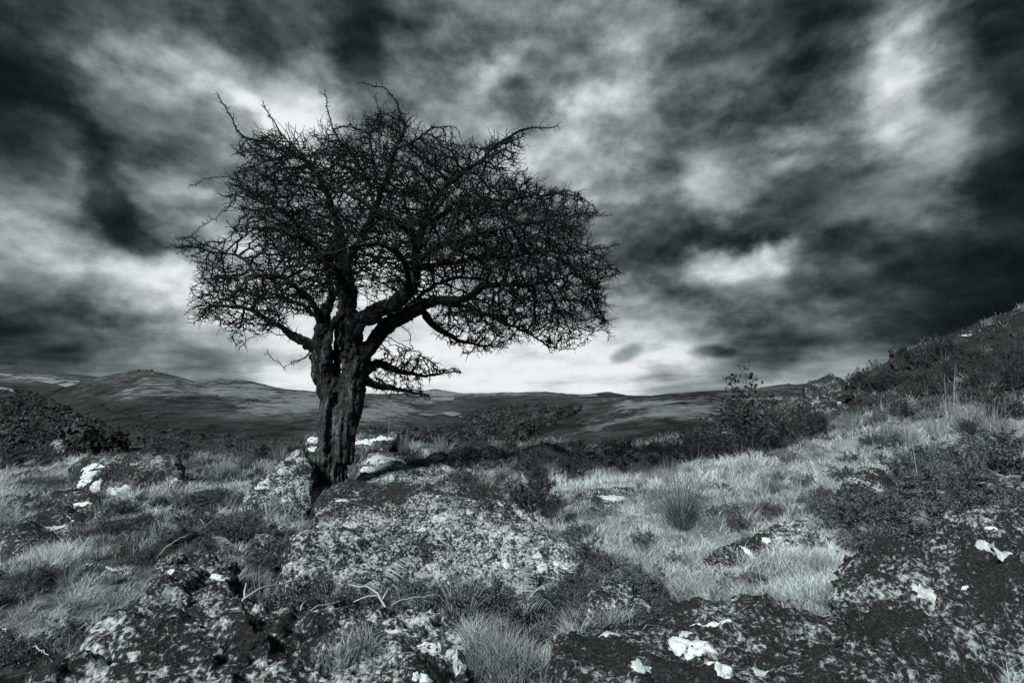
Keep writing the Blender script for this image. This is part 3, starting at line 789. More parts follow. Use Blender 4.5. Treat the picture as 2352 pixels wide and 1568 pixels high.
boulder('half buried dark rock with a white cap in the left grass',
        [(8,1265,.0),(20,1240,.1),(70,1218,.13),(140,1200,.13),(195,1212,.06),(190,1235,.0),(100,1270,.0)], 'rock_dark', .4, .026, .6,
        lichens=[(162,1190,.07,.02,'lichen'),(130,1213,.09,.04,'lichen_grey')])
boulder('large dark hump of granite on the right with sparse pale crusts',
        [(1915,1480,1.9),(1935,1415,2.05),(1975,1350,2.25),(2060,1285,2.5),(2190,1222,2.8),(2330,1196,2.9),(2560,1180,2.9),(2700,1300,2.4),(2600,1640,1.7),(2250,1660,1.65),(2000,1600,1.7)],
        'rock_dark', .5, .017, .7, rough=1.4, lichens=[(2278,1212,.035,.03,'lichen'),(2266,1248,.05,.05,'lichen_grey'),(2120,1362,.05,.06,'lichen_grey'),(2217,1350,.016,.012,'lichen')])
boulder('flat dark slab holding two bright white lichen rosettes',
        [(1270,1530,1.75),(1310,1490,1.9),(1400,1452,2.1),(1560,1428,2.25),(1760,1412,2.4),(1930,1400,2.4),(2030,1450,2.1),(2050,1640,1.55),(1700,1680,1.45),(1350,1640,1.5)],
        'rock_dark', .3, .016, .4, rough=1.4, lichens=[(1590,1487,.105,.062,'lichen'),(1655,1528,.042,.06,'lichen'),(1640,1433,.09,.022,'lichen'),(1575,1455,.03,.02,'lichen_grey'),(1472,1528,.04,.035,'lichen_grey'),(1745,1542,.03,.03,'lichen_grey'),(1395,1455,.05,.025,'lichen_grey')])
boulder('narrow tilted slab with white streaks lying in pale grass',
        [(1580,1325,.0),(1640,1280,.05),(1750,1232,.06),(1850,1205,.05),(1900,1212,.0),(1830,1262,.03),(1690,1325,.0)], 'rock', .05, .022, .2,
        lichens=[(1715,1264,.03,.10,'lichen'),(1760,1240,.035,.05,'lichen'),(1790,1236,.025,.03,'lichen_grey')])
boulder('rounded ledge with two large white patches right of the tree foot',
        [(812,1115,6.0),(825,1070,6.6),(850,1048,7.0),(940,1042,7.2),(1010,1058,6.9),(1060,1090,6.4),(1050,1118,6.0),(930,1128,5.8)],
        'rock', .6, .03, .5, lichens=[(884,1060,.30,.20,'lichen'),(850,1080,.20,.09,'lichen'),(902,1100,.05,.07,'lichen_grey')])
boulder('cracked outcrop with white ledges beyond the thorn tree',
        [(708,1030,9.0),(712,1008,9.2),(760,998,9.4),(840,992,9.5),(905,1004,9.3),(900,1035,8.9),(800,1042,8.7)], 'rock_spot', .6, .04, .9,
        lichens=[(725,1010,.25,.08,'lichen'),(840,1015,.35,.07,'lichen'),(875,1006,.25,.06,'lichen'),(720,1030,.2,.07,'lichen')])
boulder('wide mossy dark hump behind the pale slab',
        [(980,1085,7.0),(990,1050,7.2),(1040,1036,7.4),(1150,1034,7.5),(1260,1040,7.4),(1330,1070,7.0),(1320,1110,6.6),(1150,1122,6.4),(1010,1110,6.6)], 'rock', .7, .035, .7)
boulder('low rough rock ridge beside the mossy hump, below the gorse',
        [(1290,1080,7.2),(1320,1045,7.5),(1400,1036,7.7),(1490,1046,7.6),(1530,1075,7.2),(1500,1095,6.9),(1380,1100,6.8)], 'rock', .7, .035, .8, lichens=[(1585,1062,.1,.04,'lichen_grey')])
boulder('flat pale crusted rock sunk in the grass beside the rush tussock',
        [(1290,1172,.0),(1320,1148,.05),(1400,1134,.07),(1455,1132,.05),(1450,1150,.03),(1370,1176,.0)], 'rock_pale', .05, .026, .2, lichens=[(1415,1143,.2,.05,'lichen_grey')])
boulder('dark squat boulder among gorse high on the right slope',
        [(1838,930,9.0),(1845,893,9.2),(1868,872,9.3),(1902,868,9.3),(1930,888,9.1),(1942,940,8.8),(1880,965,8.6)], 'rock_dark', .9, .03, 1.1, lichens=[(1928,925,.04,.03,'lichen_grey')])
boulder('small square stone standing on the right skyline',
        [(2046,830,10.0),(2048,805,10.0),(2066,790,10.1),(2088,795,10.0),(2094,830,9.9),(2070,845,9.8)], 'rock_shaded', .5, .035, .8, sink=.5)
boulder('long dark whaleback of rock on the top right skyline',
        [(2185,800,10.2),(2200,772,10.4),(2270,735,10.5),(2352,706,10.6),(2470,690,10.7),(2480,800,10.0),(2300,800,9.8)], 'rock_shaded', .8, .05, .8, sink=.6, lichens=[(2222,770,.3,.03,'lichen_grey'),(2300,728,.3,.03,'lichen_grey')])
boulder('peaked stone half hidden by ferns on the right slope',
        [(1950,1140,4.3),(1965,1110,4.4),(1992,1086,4.5),(2025,1100,4.4),(2050,1140,4.2),(2000,1165,4.0)], 'rock_dark', .35, .03, .7)
boulder('mossy lump with pale flecks between the two front slabs',
        [(1345,1440,.0),(1360,1410,.08),(1400,1390,.12),(1450,1398,.1),(1480,1430,.0),(1420,1460,.0)], 'rock', .1, .02, .5)
boulder('low dark stone in the left foreground grass',
        [(560,1278,.0),(580,1262,.06),(615,1254,.08),(640,1266,.05),(640,1286,.0)], 'rock_dark', .05, .024, .6)
boulder('grey rounded stone peeping over the far left bushes',
        [(118,1030,9.6),(122,1014,9.8),(140,1008,9.9),(152,1020,9.7),(150,1034,9.4)], 'rock', .4, .04, .6, sink=.8)

# ------------------------------------------------------------------ the thorn tree
YT = 6.0
tree_base = at(762, 1128, YT); tree_base[2] = gz(tree_base[0], YT) - 0.02
tree = empty('hawthorn_tree', tree_base)
tag(tree, 'bare gnarled hawthorn tree with a wide windswept tangle of twigs', 'tree')
# (D x, D y, depth offset, radius)
STEMS = [
 [(762,1165,-.02,.25),(763,1128,0,.2),(763,1100,0,.168),(765,1060,0,.152),(768,1010,0,.152),(773,965,0,.165),(778,935,0,.16)],
 [(756,1120,-.05,.145),(754,1050,-.06,.125),(756,985,-.05,.118),(757,940,-.03,.12),(752,900,0,.13),(744,862,0,.135),(737,820,0,.125),(737,785,.02,.105),(742,755,.05,.09),(752,720,.08,.075),(764,685,.1,.065)],
 [(788,1060,-.05,.10),(792,985,-.05,.12),(803,930,-.02,.15),(810,880,0,.145),(813,840,0,.15),(808,795,0,.14),(800,755,.02,.115),(797,715,.05,.11),(795,670,.1,.115),(792,630,.15,.10),(788,590,.2,.085)],
 [(748,835,-.12,.06),(752,800,-.16,.062),(760,765,-.18,.06),(772,735,-.18,.058),(788,722,-.15,.06),(803,745,-.1,.06),(812,780,-.06,.065)],
 [(768,930,.12,.09),(772,880,.16,.07),(775,830,.18,.06),(777,780,.16,.058),(776,735,.14,.055)],
 [(770,905,-.06,.075),(775,880,-.04,.08),(790,880,-.02,.07)],
 [(740,1125,-.08,.12),(726,1150,-.12,.09),(716,1172,-.16,.05)],
 [(785,1125,-.05,.11),(805,1140,-.1,.07),(825,1152,-.15,.035)],
]
# limbs: label words, points
LIMBS = [
 [(735,802,0,.085),(705,787,.02,.07),(678,778,.05,.06),(655,757,.08,.05),(622,735,.1,.042),(580,716,.12,.034),(540,703,.15,.028),(495,705,.2,.02),(445,738,.2,.009)],
 [(742,757,.05,.06),(725,705,-.1,.052),(690,665,-.25,.045),(645,640,-.35,.036),(600,632,-.4,.03),(565,600,-.4,.024),(520,582,-.4,.018),(470,572,-.4,.014),(400,566,-.4,.007)],
 [(764,685,.1,.055),(752,620,.3,.05),(720,560,.45,.042),(672,505,.55,.034),(622,465,.6,.026),(570,440,.6,.018),(520,420,.6,.01)],
 [(788,590,.2,.075),(776,520,.3,.06),(750,440,.35,.05),(715,385,.35,.04),(670,352,.3,.032),(615,330,.25,.026),(570,320,.2,.02),(545,300,.2,.016),(528,262,.2,.012),(500,218,.2,.007)],
 [(790,610,.15,.07),(830,545,.35,.058),(862,475,.5,.05),(890,410,.55,.042),(905,345,.55,.034),(928,300,.5,.028),(920,255,.5,.022),(890,208,.5,.014),(855,193,.5,.009),(825,188,.5,.006)],
 [(958,610,-.45,.05),(950,545,-.75,.045),(905,507,-.9,.042),(862,485,-1.0,.038),(838,462,-1.05,.034),(800,440,-1.05,.028),(750,425,-1.0,.022),(690,405,-.9,.016),(610,380,-.8,.01)],
 [(812,845,0,.10),(845,797,0,.092),(875,762,0,.088),(920,730,-.05,.082),(962,704,-.12,.075),(1010,690,-.25,.064),(1060,687,-.4,.055),(1100,667,-.5,.047),(1138,652,-.6,.04),(1200,655,-.65,.032),(1280,642,-.6,.022),(1350,615,-.5,.014),(1425,625,-.4,.007)],
 [(806,775,-.05,.095),(826,738,-.15,.10),(862,716,-.22,.092),(905,698,-.28,.088),(940,662,-.35,.075),(955,610,-.42,.066),(960,560,-.4,.06),(985,485,-.3,.05),(1030,425,-.2,.042),(1082,383,-.1,.035),(1130,343,0,.028),(1185,305,.05,.022),(1235,293,.05,.015),(1278,292,.05,.008)],
 [(972,520,-.35,.05),(1060,472,-.1,.036),(1150,462,.15,.028),(1250,447,.3,.018),(1330,452,.3,.01),(1348,500,.3,.006)],
 [(834,852,0,.085),(866,836,.1,.065),(905,846,.2,.052),(955,862,.3,.036),(1000,860,.35,.02),(1060,850,.35,.008)],
 [(834,872,0,.07),(878,888,.2,.05),(930,896,.35,.034),(985,908,.4,.01)],
 [(968,705,-.1,.06),(985,735,0,.055),(1005,752,.05,.05),(1040,775,.1,.04),(1085,790,.15,.026),(1140,798,.2,.012)],
 [(1005,692,-.2,.045),(1080,708,.1,.036),(1150,738,.3,.028),(1220,765,.4,.018),(1262,795,.4,.012),(1318,800,.4,.006)],
 [(956,620,-.4,.05),(1040,600,.0,.04),(1140,592,.4,.032),(1250,578,.6,.022),(1340,578,.7,.014),(1428,560,.7,.007)],
 [(862,475,.5,.04),(842,410,.8,.034),(805,350,.9,.028),(770,310,.9,.02),(755,260,.9,.012),(745,215,.9,.007)],
 [(740,750,.05,.05),(715,715,.35,.036),(670,690,.7,.028),(600,680,.9,.02),(520,668,.9,.012),(440,690,.8,.006)],
 [(880,745,.05,.05),(940,700,.6,.04),(1010,650,.9,.034),(1100,640,1.1,.026),(1220,690,1.1,.018),(1330,690,1.0,.012),(1390,740,.9,.006)],
 [(795,665,.1,.06),(770,620,-.5,.045),(730,570,-.9,.036),(680,540,-1.1,.026),(610,520,-1.1,.016),(550,530,-1.0,.008)],
 [(955,605,-.45,.05),(1010,560,-.9,.038),(1080,540,-1.2,.028),(1170,520,-1.3,.02),(1260,510,-1.2,.012),(1340,530,-1.1,.006)],
 [(940,668,-.35,.05),(930,610,-.9,.04),(900,570,-1.2,.032),(830,560,-1.4,.024),(760,580,-1.4,.016),(680,600,-1.3,.008)],
 [(905,345,.55,.03),(960,320,.5,.024),(1000,290,.5,.016),(1050,295,.5,.008)],
 [(715,385,.35,.03),(680,340,.5,.024),(640,300,.6,.016),(605,235,.6,.007)],
 [(720,795,.01,.02),(700,822,-.05,.012),(675,830,-.1,.008),(652,845,-.1,.005)],
 [(1250,447,.3,.014),(1310,440,.3,.011),(1360,470,.25,.009),(1378,492,.2,.007),(1402,492,.2,.004)],
 [(1340,578,.7,.013),(1385,590,.6,.01),(1400,615,.6,.008),(1432,628,.6,.005)],
 [(1330,690,1.0,.012),(1365,720,.9,.01),(1392,752,.9,.008),(1398,778,.9,.005)],
 [(570,440,.6,.013),(530,408,.5,.008),(490,408,.45,.006),(436,428,.4,.004)],
 [(520,582,-.4,.013),(470,560,-.5,.01),(430,545,-.5,.008),(408,548,-.5,.005)],
 [(495,705,.2,.013),(465,690,.1,.01),(440,665,.1,.007),(470,645,.1,.005)],
 [(560,716,.14,.02),(550,750,.1,.014),(535,772,.1,.01),(548,800,.1,.005)],
 [(870,450,.5,.03),(860,380,.2,.024),(850,310,.1,.018),(870,260,.1,.012),(860,225,.1,.006)],
]
def catmull(P, step):
    P = np.asarray(P, float); Q = np.vstack([2 * P[0] - P[1], P, 2 * P[-1] - P[-2]]); out = []
    for i in range(1, len(Q) - 2):
        n = max(1, int(np.linalg.norm(Q[i + 1][:3] - Q[i][:3]) / step))
        for k in range(n):
            t = k / n; a0, a1, a2, a3 = Q[i - 1], Q[i], Q[i + 1], Q[i + 2]
            out.append(.5 * (2 * a1 + (a2 - a0) * t + (2 * a0 - 5 * a1 + 4 * a2 - a3) * t * t + (3 * a1 - a0 - 3 * a2 + a3) * t ** 3))
    out.append(P[-1]); return np.array(out)
def to_w(L):
    return np.array([list(at(x, y, YT + d)) + [r if r > .085 else r * (.62 + .38 * (r / .085) ** 2)] for x, y, d, r in L])
mbt = MB()
def closed(C, sides=14):
    n0 = mbt.n; tube(mbt, C[:, :3], C[:, 3], sides)
    n1_ = mbt.n; mbt.add(C[:1, :3]); mbt.T.append(np.array([(n0 + (j + 1) % sides, n0 + j, n1_) for j in range(sides)]))
for S in STEMS:
    C = catmull(to_w(S), .05); closed(C)
# skeleton
STEP = 0.05
nodes, parent, limb, rman = [], [], [], []
for li, L in enumerate(LIMBS):
    W4 = to_w(L); C = catmull(W4, STEP)
    ph = li * 7.7; s_ = np.arange(len(C)) * STEP
    wob = np.stack([perlin(np.stack([s_ * 4 + ph, s_ * 0, s_ * 0 + k_ * 5.1], 1)) for k_ in range(3)], 1) * .04
    wob2 = np.stack([perlin(np.stack([s_ * 11 + ph, s_ * 0 + 3, s_ * 0 + k_ * 5.1], 1)) for k_ in range(3)], 1) * .018
    fade = np.clip(np.arange(len(C)) / 6, 0, 1)[:, None]
    C[:, :3] += (wob + wob2) * fade
    thick = C[:, 3] > .05
    if thick.sum() > 3:
        k_ = int(thick.sum()); Ck = C[:k_ + 2].copy(); m_ = min(5, len(Ck)); Ck[-m_:, 3] *= np.linspace(1, .45, m_); closed(Ck, 12)
    # parent: nearest node of an earlier limb, else the trunk
    par = -1
    if nodes:
        dd = np.linalg.norm(np.array(nodes) - C[0, :3], axis=1)
        if dd.min() < .13: par = int(dd.argmin())
    for k_ in range(len(C)):
        nodes.append(C[k_, :3]); parent.append(par); limb.append(li); rman.append(C[k_, 3]); par = len(nodes) - 1
n_man = len(nodes)

CROWN = [(575,305),(640,292),(700,312),(745,285),(790,300),(850,262),(905,250),(950,275),(1010,300),(1060,330),(1120,322),(1175,300),(1215,310),(1180,360),(1210,395),(1255,425),(1330,448),(1375,495),(1335,515),(1345,545),
         (1412,565),(1395,590),(1420,622),(1375,645),(1395,690),(1402,755),(1345,765),(1310,790),(1250,805),(1215,770),(1150,795),(1085,802),(1040,770),(985,735),(930,712),(860,700),(800,690),(740,720),(690,715),
         (655,752),(610,765),(560,790),(520,755),(455,738),(430,715),(470,690),(440,672),(485,645),(440,605),(398,568),(430,548),(500,555),(560,580),(585,545),(540,545),(520,520),(570,495),(520,465),(505,440),(560,420),(515,400),(575,385),(540,345),(560,320)]
DROOP = [(975,725),(1060,745),(1150,755),(1170,800),(1085,818),(1030,800),(990,765)]
LOW = [(842,835),(880,800),(940,792),(985,815),(1010,835),(1062,850),(1000,868),(960,880),(995,908),(940,915),(890,912),(850,885)]
def sample_poly(P, n, dmin, dmax, k=110, off=0.0):
    P = np.asarray(P, float)
    x = rng.uniform(P[:, 0].min(), P[:, 0].max(), n * 3); y = rng.uniform(P[:, 1].min(), P[:, 1].max(), n * 3)
    ok = in_poly(x, y, P); x, y = x[ok][:n], y[ok][:n]
    h = dmin + (dmax - dmin) * (1 - np.exp(-seg_dist(x, y, P) / k))
    Y = YT + off + h * rng.uniform(-1, 1, len(x))
    t, w = D2d(x, y)
    return np.stack([t * Y, Y, CAM_Z + w * Y], 1)
def clumpy(P):
    f = fbm(P * np.array([.9, .9, 2.6]) + 31.7, 3, .55)
    px2, py2 = proj(P[:, 0], P[:, 1], P[:, 2]); ed = seg_dist(px2, py2, CROWN)
    return P[f > -.24 + .34 * np.exp(-ed / 38) + .10 * rng.standard_normal(len(P))]
ATT = np.concatenate([clumpy(sample_poly(CROWN, 24000, .35, 1.5)), sample_poly(LOW, 1300, .25, .6, 40, .25), sample_poly(DROOP, 520, .2, .5, 40, .1)])
# thin the middle where limbs and trunk show, keep the outline ragged
KILL, INFL = 0.075, 0.7
N0 = len(ATT); alive = np.ones(N0, bool); nd = np.full(N0, 1e9); ni = np.zeros(N0, int); nchild = {}
def feed(first):
    kd = KDTree(len(nodes) - first)
    for q in range(first, len(nodes)): kd.insert(nodes[q], q)
    kd.balance()
    for a_ in np.nonzero(alive)[0]:
        _, q, d_ = kd.find(ATT[a_])
        if d_ < nd[a_]: nd[a_] = d_; ni[a_] = q
feed(0); alive &= nd > KILL * .6
seen = set()
for it in range(90):
    act = np.nonzero(alive & (nd < INFL + (0.4 if it < 20 else 0)))[0]
    if len(act) == 0: break
    NA = np.array(nodes); dv = ATT[act] - NA[ni[act]]; dv /= np.linalg.norm(dv, axis=1, keepdims=True) + 1e-9
    uq, inv = np.unique(ni[act], return_inverse=True)
    sm = np.zeros((len(uq), 3)); np.add.at(sm, inv, dv)
    first = len(nodes)
    for k_, q in enumerate(uq):
        q = int(q)
        if nchild.get(q, 0) >= 3: continue
        v = sm[k_] / (np.linalg.norm(sm[k_]) + 1e-9)
        if parent[q] >= 0:
            pv_ = nodes[q] - nodes[parent[q]]; pv_ = pv_ / (np.linalg.norm(pv_) + 1e-9); v = v + .25 * pv_
        v = v + rng.normal(0, .24, 3); v[2] *= .66; v /= np.linalg.norm(v) + 1e-9
        nodes.append(nodes[q] + v * STEP); parent.append(q); limb.append(limb[q]); rman.append(0); nchild[q] = nchild.get(q, 0) + 1
    if len(nodes) == first: break
    feed(first); alive &= nd > KILL
nodes = np.array(nodes); parent = np.array(parent); limb = np.array(limb); rman = np.array(rman)
NN = len(nodes)
kids = [[] for _ in range(NN)]
for q in range(NN):
    if parent[q] >= 0: kids[parent[q]].append(q)
EXPN = 2.0; acc_r = np.zeros(NN)
for q in range(NN - 1, -1, -1):      # children always come later than their parents
    if acc_r[q] == 0: acc_r[q] = 0.0052 ** EXPN
    if parent[q] >= 0: acc_r[parent[q]] += acc_r[q]
rad = np.where(np.arange(NN) < n_man, np.maximum(rman, 0.004), np.minimum(acc_r ** (1 / EXPN), 0.032))
for q in range(n_man, NN): rad[q] = min(rad[q], rad[parent[q]] * .92 + .0003)
pos = nodes.copy(); pos[n_man:] += rng.normal(0, .007, (NN - n_man, 3))
print('tree nodes', NN)
THICK = .0105
mb_br = {li: MB() for li in range(len(LIMBS))}; mb_tw = {li: MB() for li in range(len(LIMBS))}
def emit(chain):
    c = np.array(chain); P = pos[c]; R = rad[c].copy(); li = int(limb[c[-1]])
    R[0] = min(R[0], R[1] * 1.3)
    big = R >= THICK
    k = int(big.sum()) if big[0] else 0
    def put(mb, P, R):
        if len(P) < 2: return
        m_ = R.max(); tube(mb, P, R, 9 if m_ > .03 else (6 if m_ > .012 else 4), cap=True)
    if k >= 2:
        Rb = R[:k + 1] * (1 + .16 * perlin(P[:k + 1] * 9) + .08 * rng.standard_normal(min(k + 1, len(R))))
        put(mb_br[li], P[:k + 1], Rb); put(mb_tw[li], P[k:], R[k:])
    else: put(mb_tw[li], P, R)
starts = [q for q in range(NN) if parent[q] < 0]
stack = [[q] for q in starts]
while stack:
    ch = stack.pop(); q = ch[-1]
    while kids[q]:
        ks = sorted(kids[q], key=lambda z: -rad[z]); 
        same = [z for z in ks if z < n_man and limb[z] == limb[q]]
        if q < n_man and same: ks.remove(same[0]); ks = same[:1] + ks
        for z in ks[1:]: stack.append([q, z])
        q = ks[0]; ch.append(q)
    if len(ch) > 1: emit(ch)
# second-order twigs: crooked, thorny, filling the crown
def fine_twigs(idx, n, lmin, lmax, r0):
    idx = rng.choice(idx, n); seg = 4
    B = pos[idx]; par = np.where(parent[idx] >= 0, parent[idx], idx)
    A = B - pos[par]; A /= np.linalg.norm(A, axis=1, keepdims=True) + 1e-9
    C0 = np.array([tree_base[0] + .75, YT, 2.6]); O = B - C0; O[:, 2] *= .4; O /= np.linalg.norm(O, axis=1, keepdims=True) + 1e-9
    d = A * .5 + O * .7 + rng.standard_normal((n, 3)) * [.7, .7, .42]; d /= np.linalg.norm(d, axis=1, keepdims=True) + 1e-9
    L = rng.uniform(lmin, lmax, (n, 1)) / seg
    px2, py2 = proj(B[:, 0], B[:, 1], B[:, 2]); ed = seg_dist(px2, py2, CROWN)
    L = L * np.where(in_poly(px2, py2, np.asarray(CROWN, float)), np.clip(.35 + ed / 70, .35, 1), .3)[:, None]
    P = [B]
    for k in range(seg):
        z = rng.standard_normal((n, 3)) * .42
        dd = d + z; dd /= np.linalg.norm(dd, axis=1, keepdims=True) + 1e-9
        P.append(P[-1] + dd * L); d = d * .75 + dd * .25
    P = np.stack(P, 1)                                    # n, seg+1, 3
    u_ = np.cross(d, rng.standard_normal((n, 3))); u_ /= np.linalg.norm(u_, axis=1, keepdims=True) + 1e-9
    v_ = np.cross(d, u_); v_ /= np.linalg.norm(v_, axis=1, keepdims=True) + 1e-9
    rr = r0 * np.linspace(1, .5, seg + 1)
    ring = [P + rr[None, :, None] * (math.cos(a_) * u_ + math.sin(a_) * v_)[:, None] for a_ in (0, 2.094, 4.189)]
    V = np.stack(ring, 2).reshape(n, -1, 3); nv = (seg + 1) * 3
    q = []
    for k in range(seg):
        for j in range(3): q.append([k * 3 + j, k * 3 + (j + 1) % 3, k * 3 + 3 + (j + 1) % 3, k * 3 + 3 + j])
    q = np.array(q)
    for li in range(len(LIMBS)):
        w_ = np.nonzero(limb[idx] == li)[0]
        if len(w_): mb_tw[li].add(V[w_].reshape(-1, 3), None, (q[None] + (np.arange(len(w_)) * nv)[:, None, None]).reshape(-1, 4))
    # thorns of these twigs
    k = rng.integers(1, seg + 1, n * 2); w2 = rng.integers(0, n, n * 2)
    return P[w2, k], limb[idx][w2]
# thorny spurs on the thin wood
thin = np.nonzero(rad < .022)[0]
def spurs(idx, lmin, lmax, r0):
    n = len(idx); B = pos[idx]
    par = np.where(parent[idx] >= 0, parent[idx], idx); A = B - pos[par]; A /= np.linalg.norm(A, axis=1, keepdims=True) + 1e-9
    d = rng.standard_normal((n, 3)); d -= A * (d * A).sum(1, keepdims=True) * .75; d /= np.linalg.norm(d, axis=1, keepdims=True) + 1e-9
    L = rng.uniform(lmin, lmax, n)[:, None]
    off = (rng.random((n, 1)) - .5) * STEP
    B = B + A * off
    u_ = np.cross(d, rng.standard_normal((n, 3))); u_ /= np.linalg.norm(u_, axis=1, keepdims=True) + 1e-9
    v_ = np.cross(d, u_)
    bend = u_ * L * rng.uniform(-.3, .3, (n, 1))
    Mp = B + d * L * .55 + bend; Tp = B + d * L + v_ * L * rng.uniform(-.25, .25, (n, 1))
    V = []
    for k in range(3):
        an = k * 2 * math.pi / 3; V.append(B + (math.cos(an) * u_ + math.sin(an) * v_) * r0)
    for k in range(3):
        an = k * 2 * math.pi / 3; V.append(Mp + (math.cos(an) * u_ + math.sin(an) * v_) * r0 * .8)
    V.append(Tp)
    V = np.stack(V, 1); o = np.arange(n)[:, None] * 7
    Q = np.concatenate([o + [[0, 1, 4, 3]], o + [[1, 2, 5, 4]], o + [[2, 0, 3, 5]]]); T = np.concatenate([o + [[3, 4, 6]], o + [[4, 5, 6]], o + [[5, 3, 6]]])
    for li in range(len(LIMBS)):
        m_ = limb[idx] == li
        if not m_.any(): continue
        w_ = np.nonzero(m_)[0]; o2 = np.arange(len(w_))[:, None] * 7
        mb_tw[li].add(V[w_].reshape(-1, 3), np.concatenate([o2 + [[3, 4, 6]], o2 + [[4, 5, 6]], o2 + [[5, 3, 6]]]),
                      np.concatenate([o2 + [[0, 1, 4, 3]], o2 + [[1, 2, 5, 4]], o2 + [[2, 0, 3, 5]]]))
    return Tp
fill = np.nonzero((rad < .03))[0]
TB, TL = fine_twigs(fill, 9000, .16, .42, .0052)
def thorns(B, L_, lmin, lmax, r0):
    n = len(B); d = rng.standard_normal((n, 3)); d /= np.linalg.norm(d, axis=1, keepdims=True)
    u_ = np.cross(d, rng.standard_normal((n, 3))); u_ /= np.linalg.norm(u_, axis=1, keepdims=True) + 1e-9; v_ = np.cross(d, u_)
    V = np.stack([B + (math.cos(a_) * u_ + math.sin(a_) * v_) * r0 for a_ in (0, 2.094, 4.189)] + [B + d * rng.uniform(lmin, lmax, (n, 1))], 1)
    for li in range(len(LIMBS)):
        w_ = np.nonzero(L_ == li)[0]; o2 = np.arange(len(w_))[:, None] * 4
        if len(w_): mb_tw[li].add(V[w_].reshape(-1, 3), np.concatenate([o2 + [[0, 1, 3]], o2 + [[1, 2, 3]], o2 + [[2, 0, 3]]]))
thorns(TB, TL, .015, .055, .0032)
tips = spurs(thin, .02, .075, .0030)
tips2 = spurs(rng.choice(thin, int(len(thin) * .75)), .012, .045, .0030)
man_thin = thin[thin < n_man]
for _ in range(3): spurs(man_thin, .02, .06, .0038)

# trunk surface: fused stems, fluted
me0 = mbt.mesh('t', attr=False); me = eval_remesh(me0, .012, 3)
V = verts(me); Nn = normals(me)
low_ = sstep(1.75, .9, V[:, 2] - tree_base[2])
ang_ = np.arctan2(V[:, 1] - YT, V[:, 0] - (tree_base[0] + .06))
fl = perlin(np.stack([np.cos(ang_) * 3.4, np.sin(ang_) * 3.4, V[:, 2] * .55], 1))
fl2 = perlin(np.stack([V[:, 0] * 24, V[:, 1] * 24, V[:, 2] * 2.2], 1)); fl3 = fbm(V * np.array([30, 30, 12]), 3)
plate = -np.clip(1 - 7 * np.abs(perlin(V * np.array([17, 17, 5.0]) + 9)), 0, 1) ** 1.5 - .6 * np.clip(1 - 6 * np.abs(perlin(V * np.array([33, 33, 13]) + 3)), 0, 1) ** 1.5
knob = np.clip(perlin(V * 7.5 + 4), .12, 1) - .12
knob = knob * sstep(1.9, 1.4, V[:, 2] - tree_base[2])
d = low_ * (.06 * fl + .022 * fl2) + (1 - low_) * (.05 * fbm(V * 8, 3)) + .012 * fl3 + .045 * knob + .016 * plate
V += Nn * d[:, None]
me.vertices.foreach_set('co', (V - tree_base).astype(np.float32).ravel())
me.polygons.foreach_set('use_smooth', np.ones(len(me.polygons), bool)); me.update(); me.name = 'trunk'
link('trunk', me, M['bark'], tree)
for li in range(len(LIMBS)):
    br = None
    for mbx, nm, mt in ((mb_br[li], 'branch', 'branch'), (mb_tw[li], 'twigs', 'twig')):
        if mbx.n == 0: continue
        for q in range(len(mbx.V)): mbx.V[q] = mbx.V[q] - tree_base
        o = link(nm, mbx.mesh(nm, attr=False), M[mt], br if (nm == 'twigs' and br is not None) else tree)
        if nm == 'branch': br = o
        else: tag(o, kind='stuff')
# haws still hanging on the outer twigs
tipn = np.array([q for q in range(NN) if not kids[q]])
px_, py_ = proj(pos[tipn, 0], pos[tipn, 1], pos[tipn, 2])
wgt = 1 + 5 * (px_ < 680) + 4 * (py_ < 330)
sel = rng.choice(tipn, 330, p=wgt / wgt.sum(), replace=False)
mbb = MB()
for q in sel:
    c = pos[q] + rng.normal(0, .012, 3) - tree_base
    mbb.add(c + ICO1[0] * rng.uniform(.0065, .0095), ICO1[1])
tag(link('berries', mbb.mesh('berries', attr=False), M['berry'], tree), kind='stuff')

# ------------------------------------------------------------------ grass
def rock_top(x, y, z):
    """height of a boulder over this spot, or -9"""
    best = -9.0
    for bvh, lo, hi in BVH:
        if lo[0] < x < hi[0] and lo[1] < y < hi[1]:
            h = bvh.ray_cast(Vector((x, y, 6.0)), Vector((0, 0, -1)))
            if h[0] is not None: best = max(best, h[0].z)
    return best
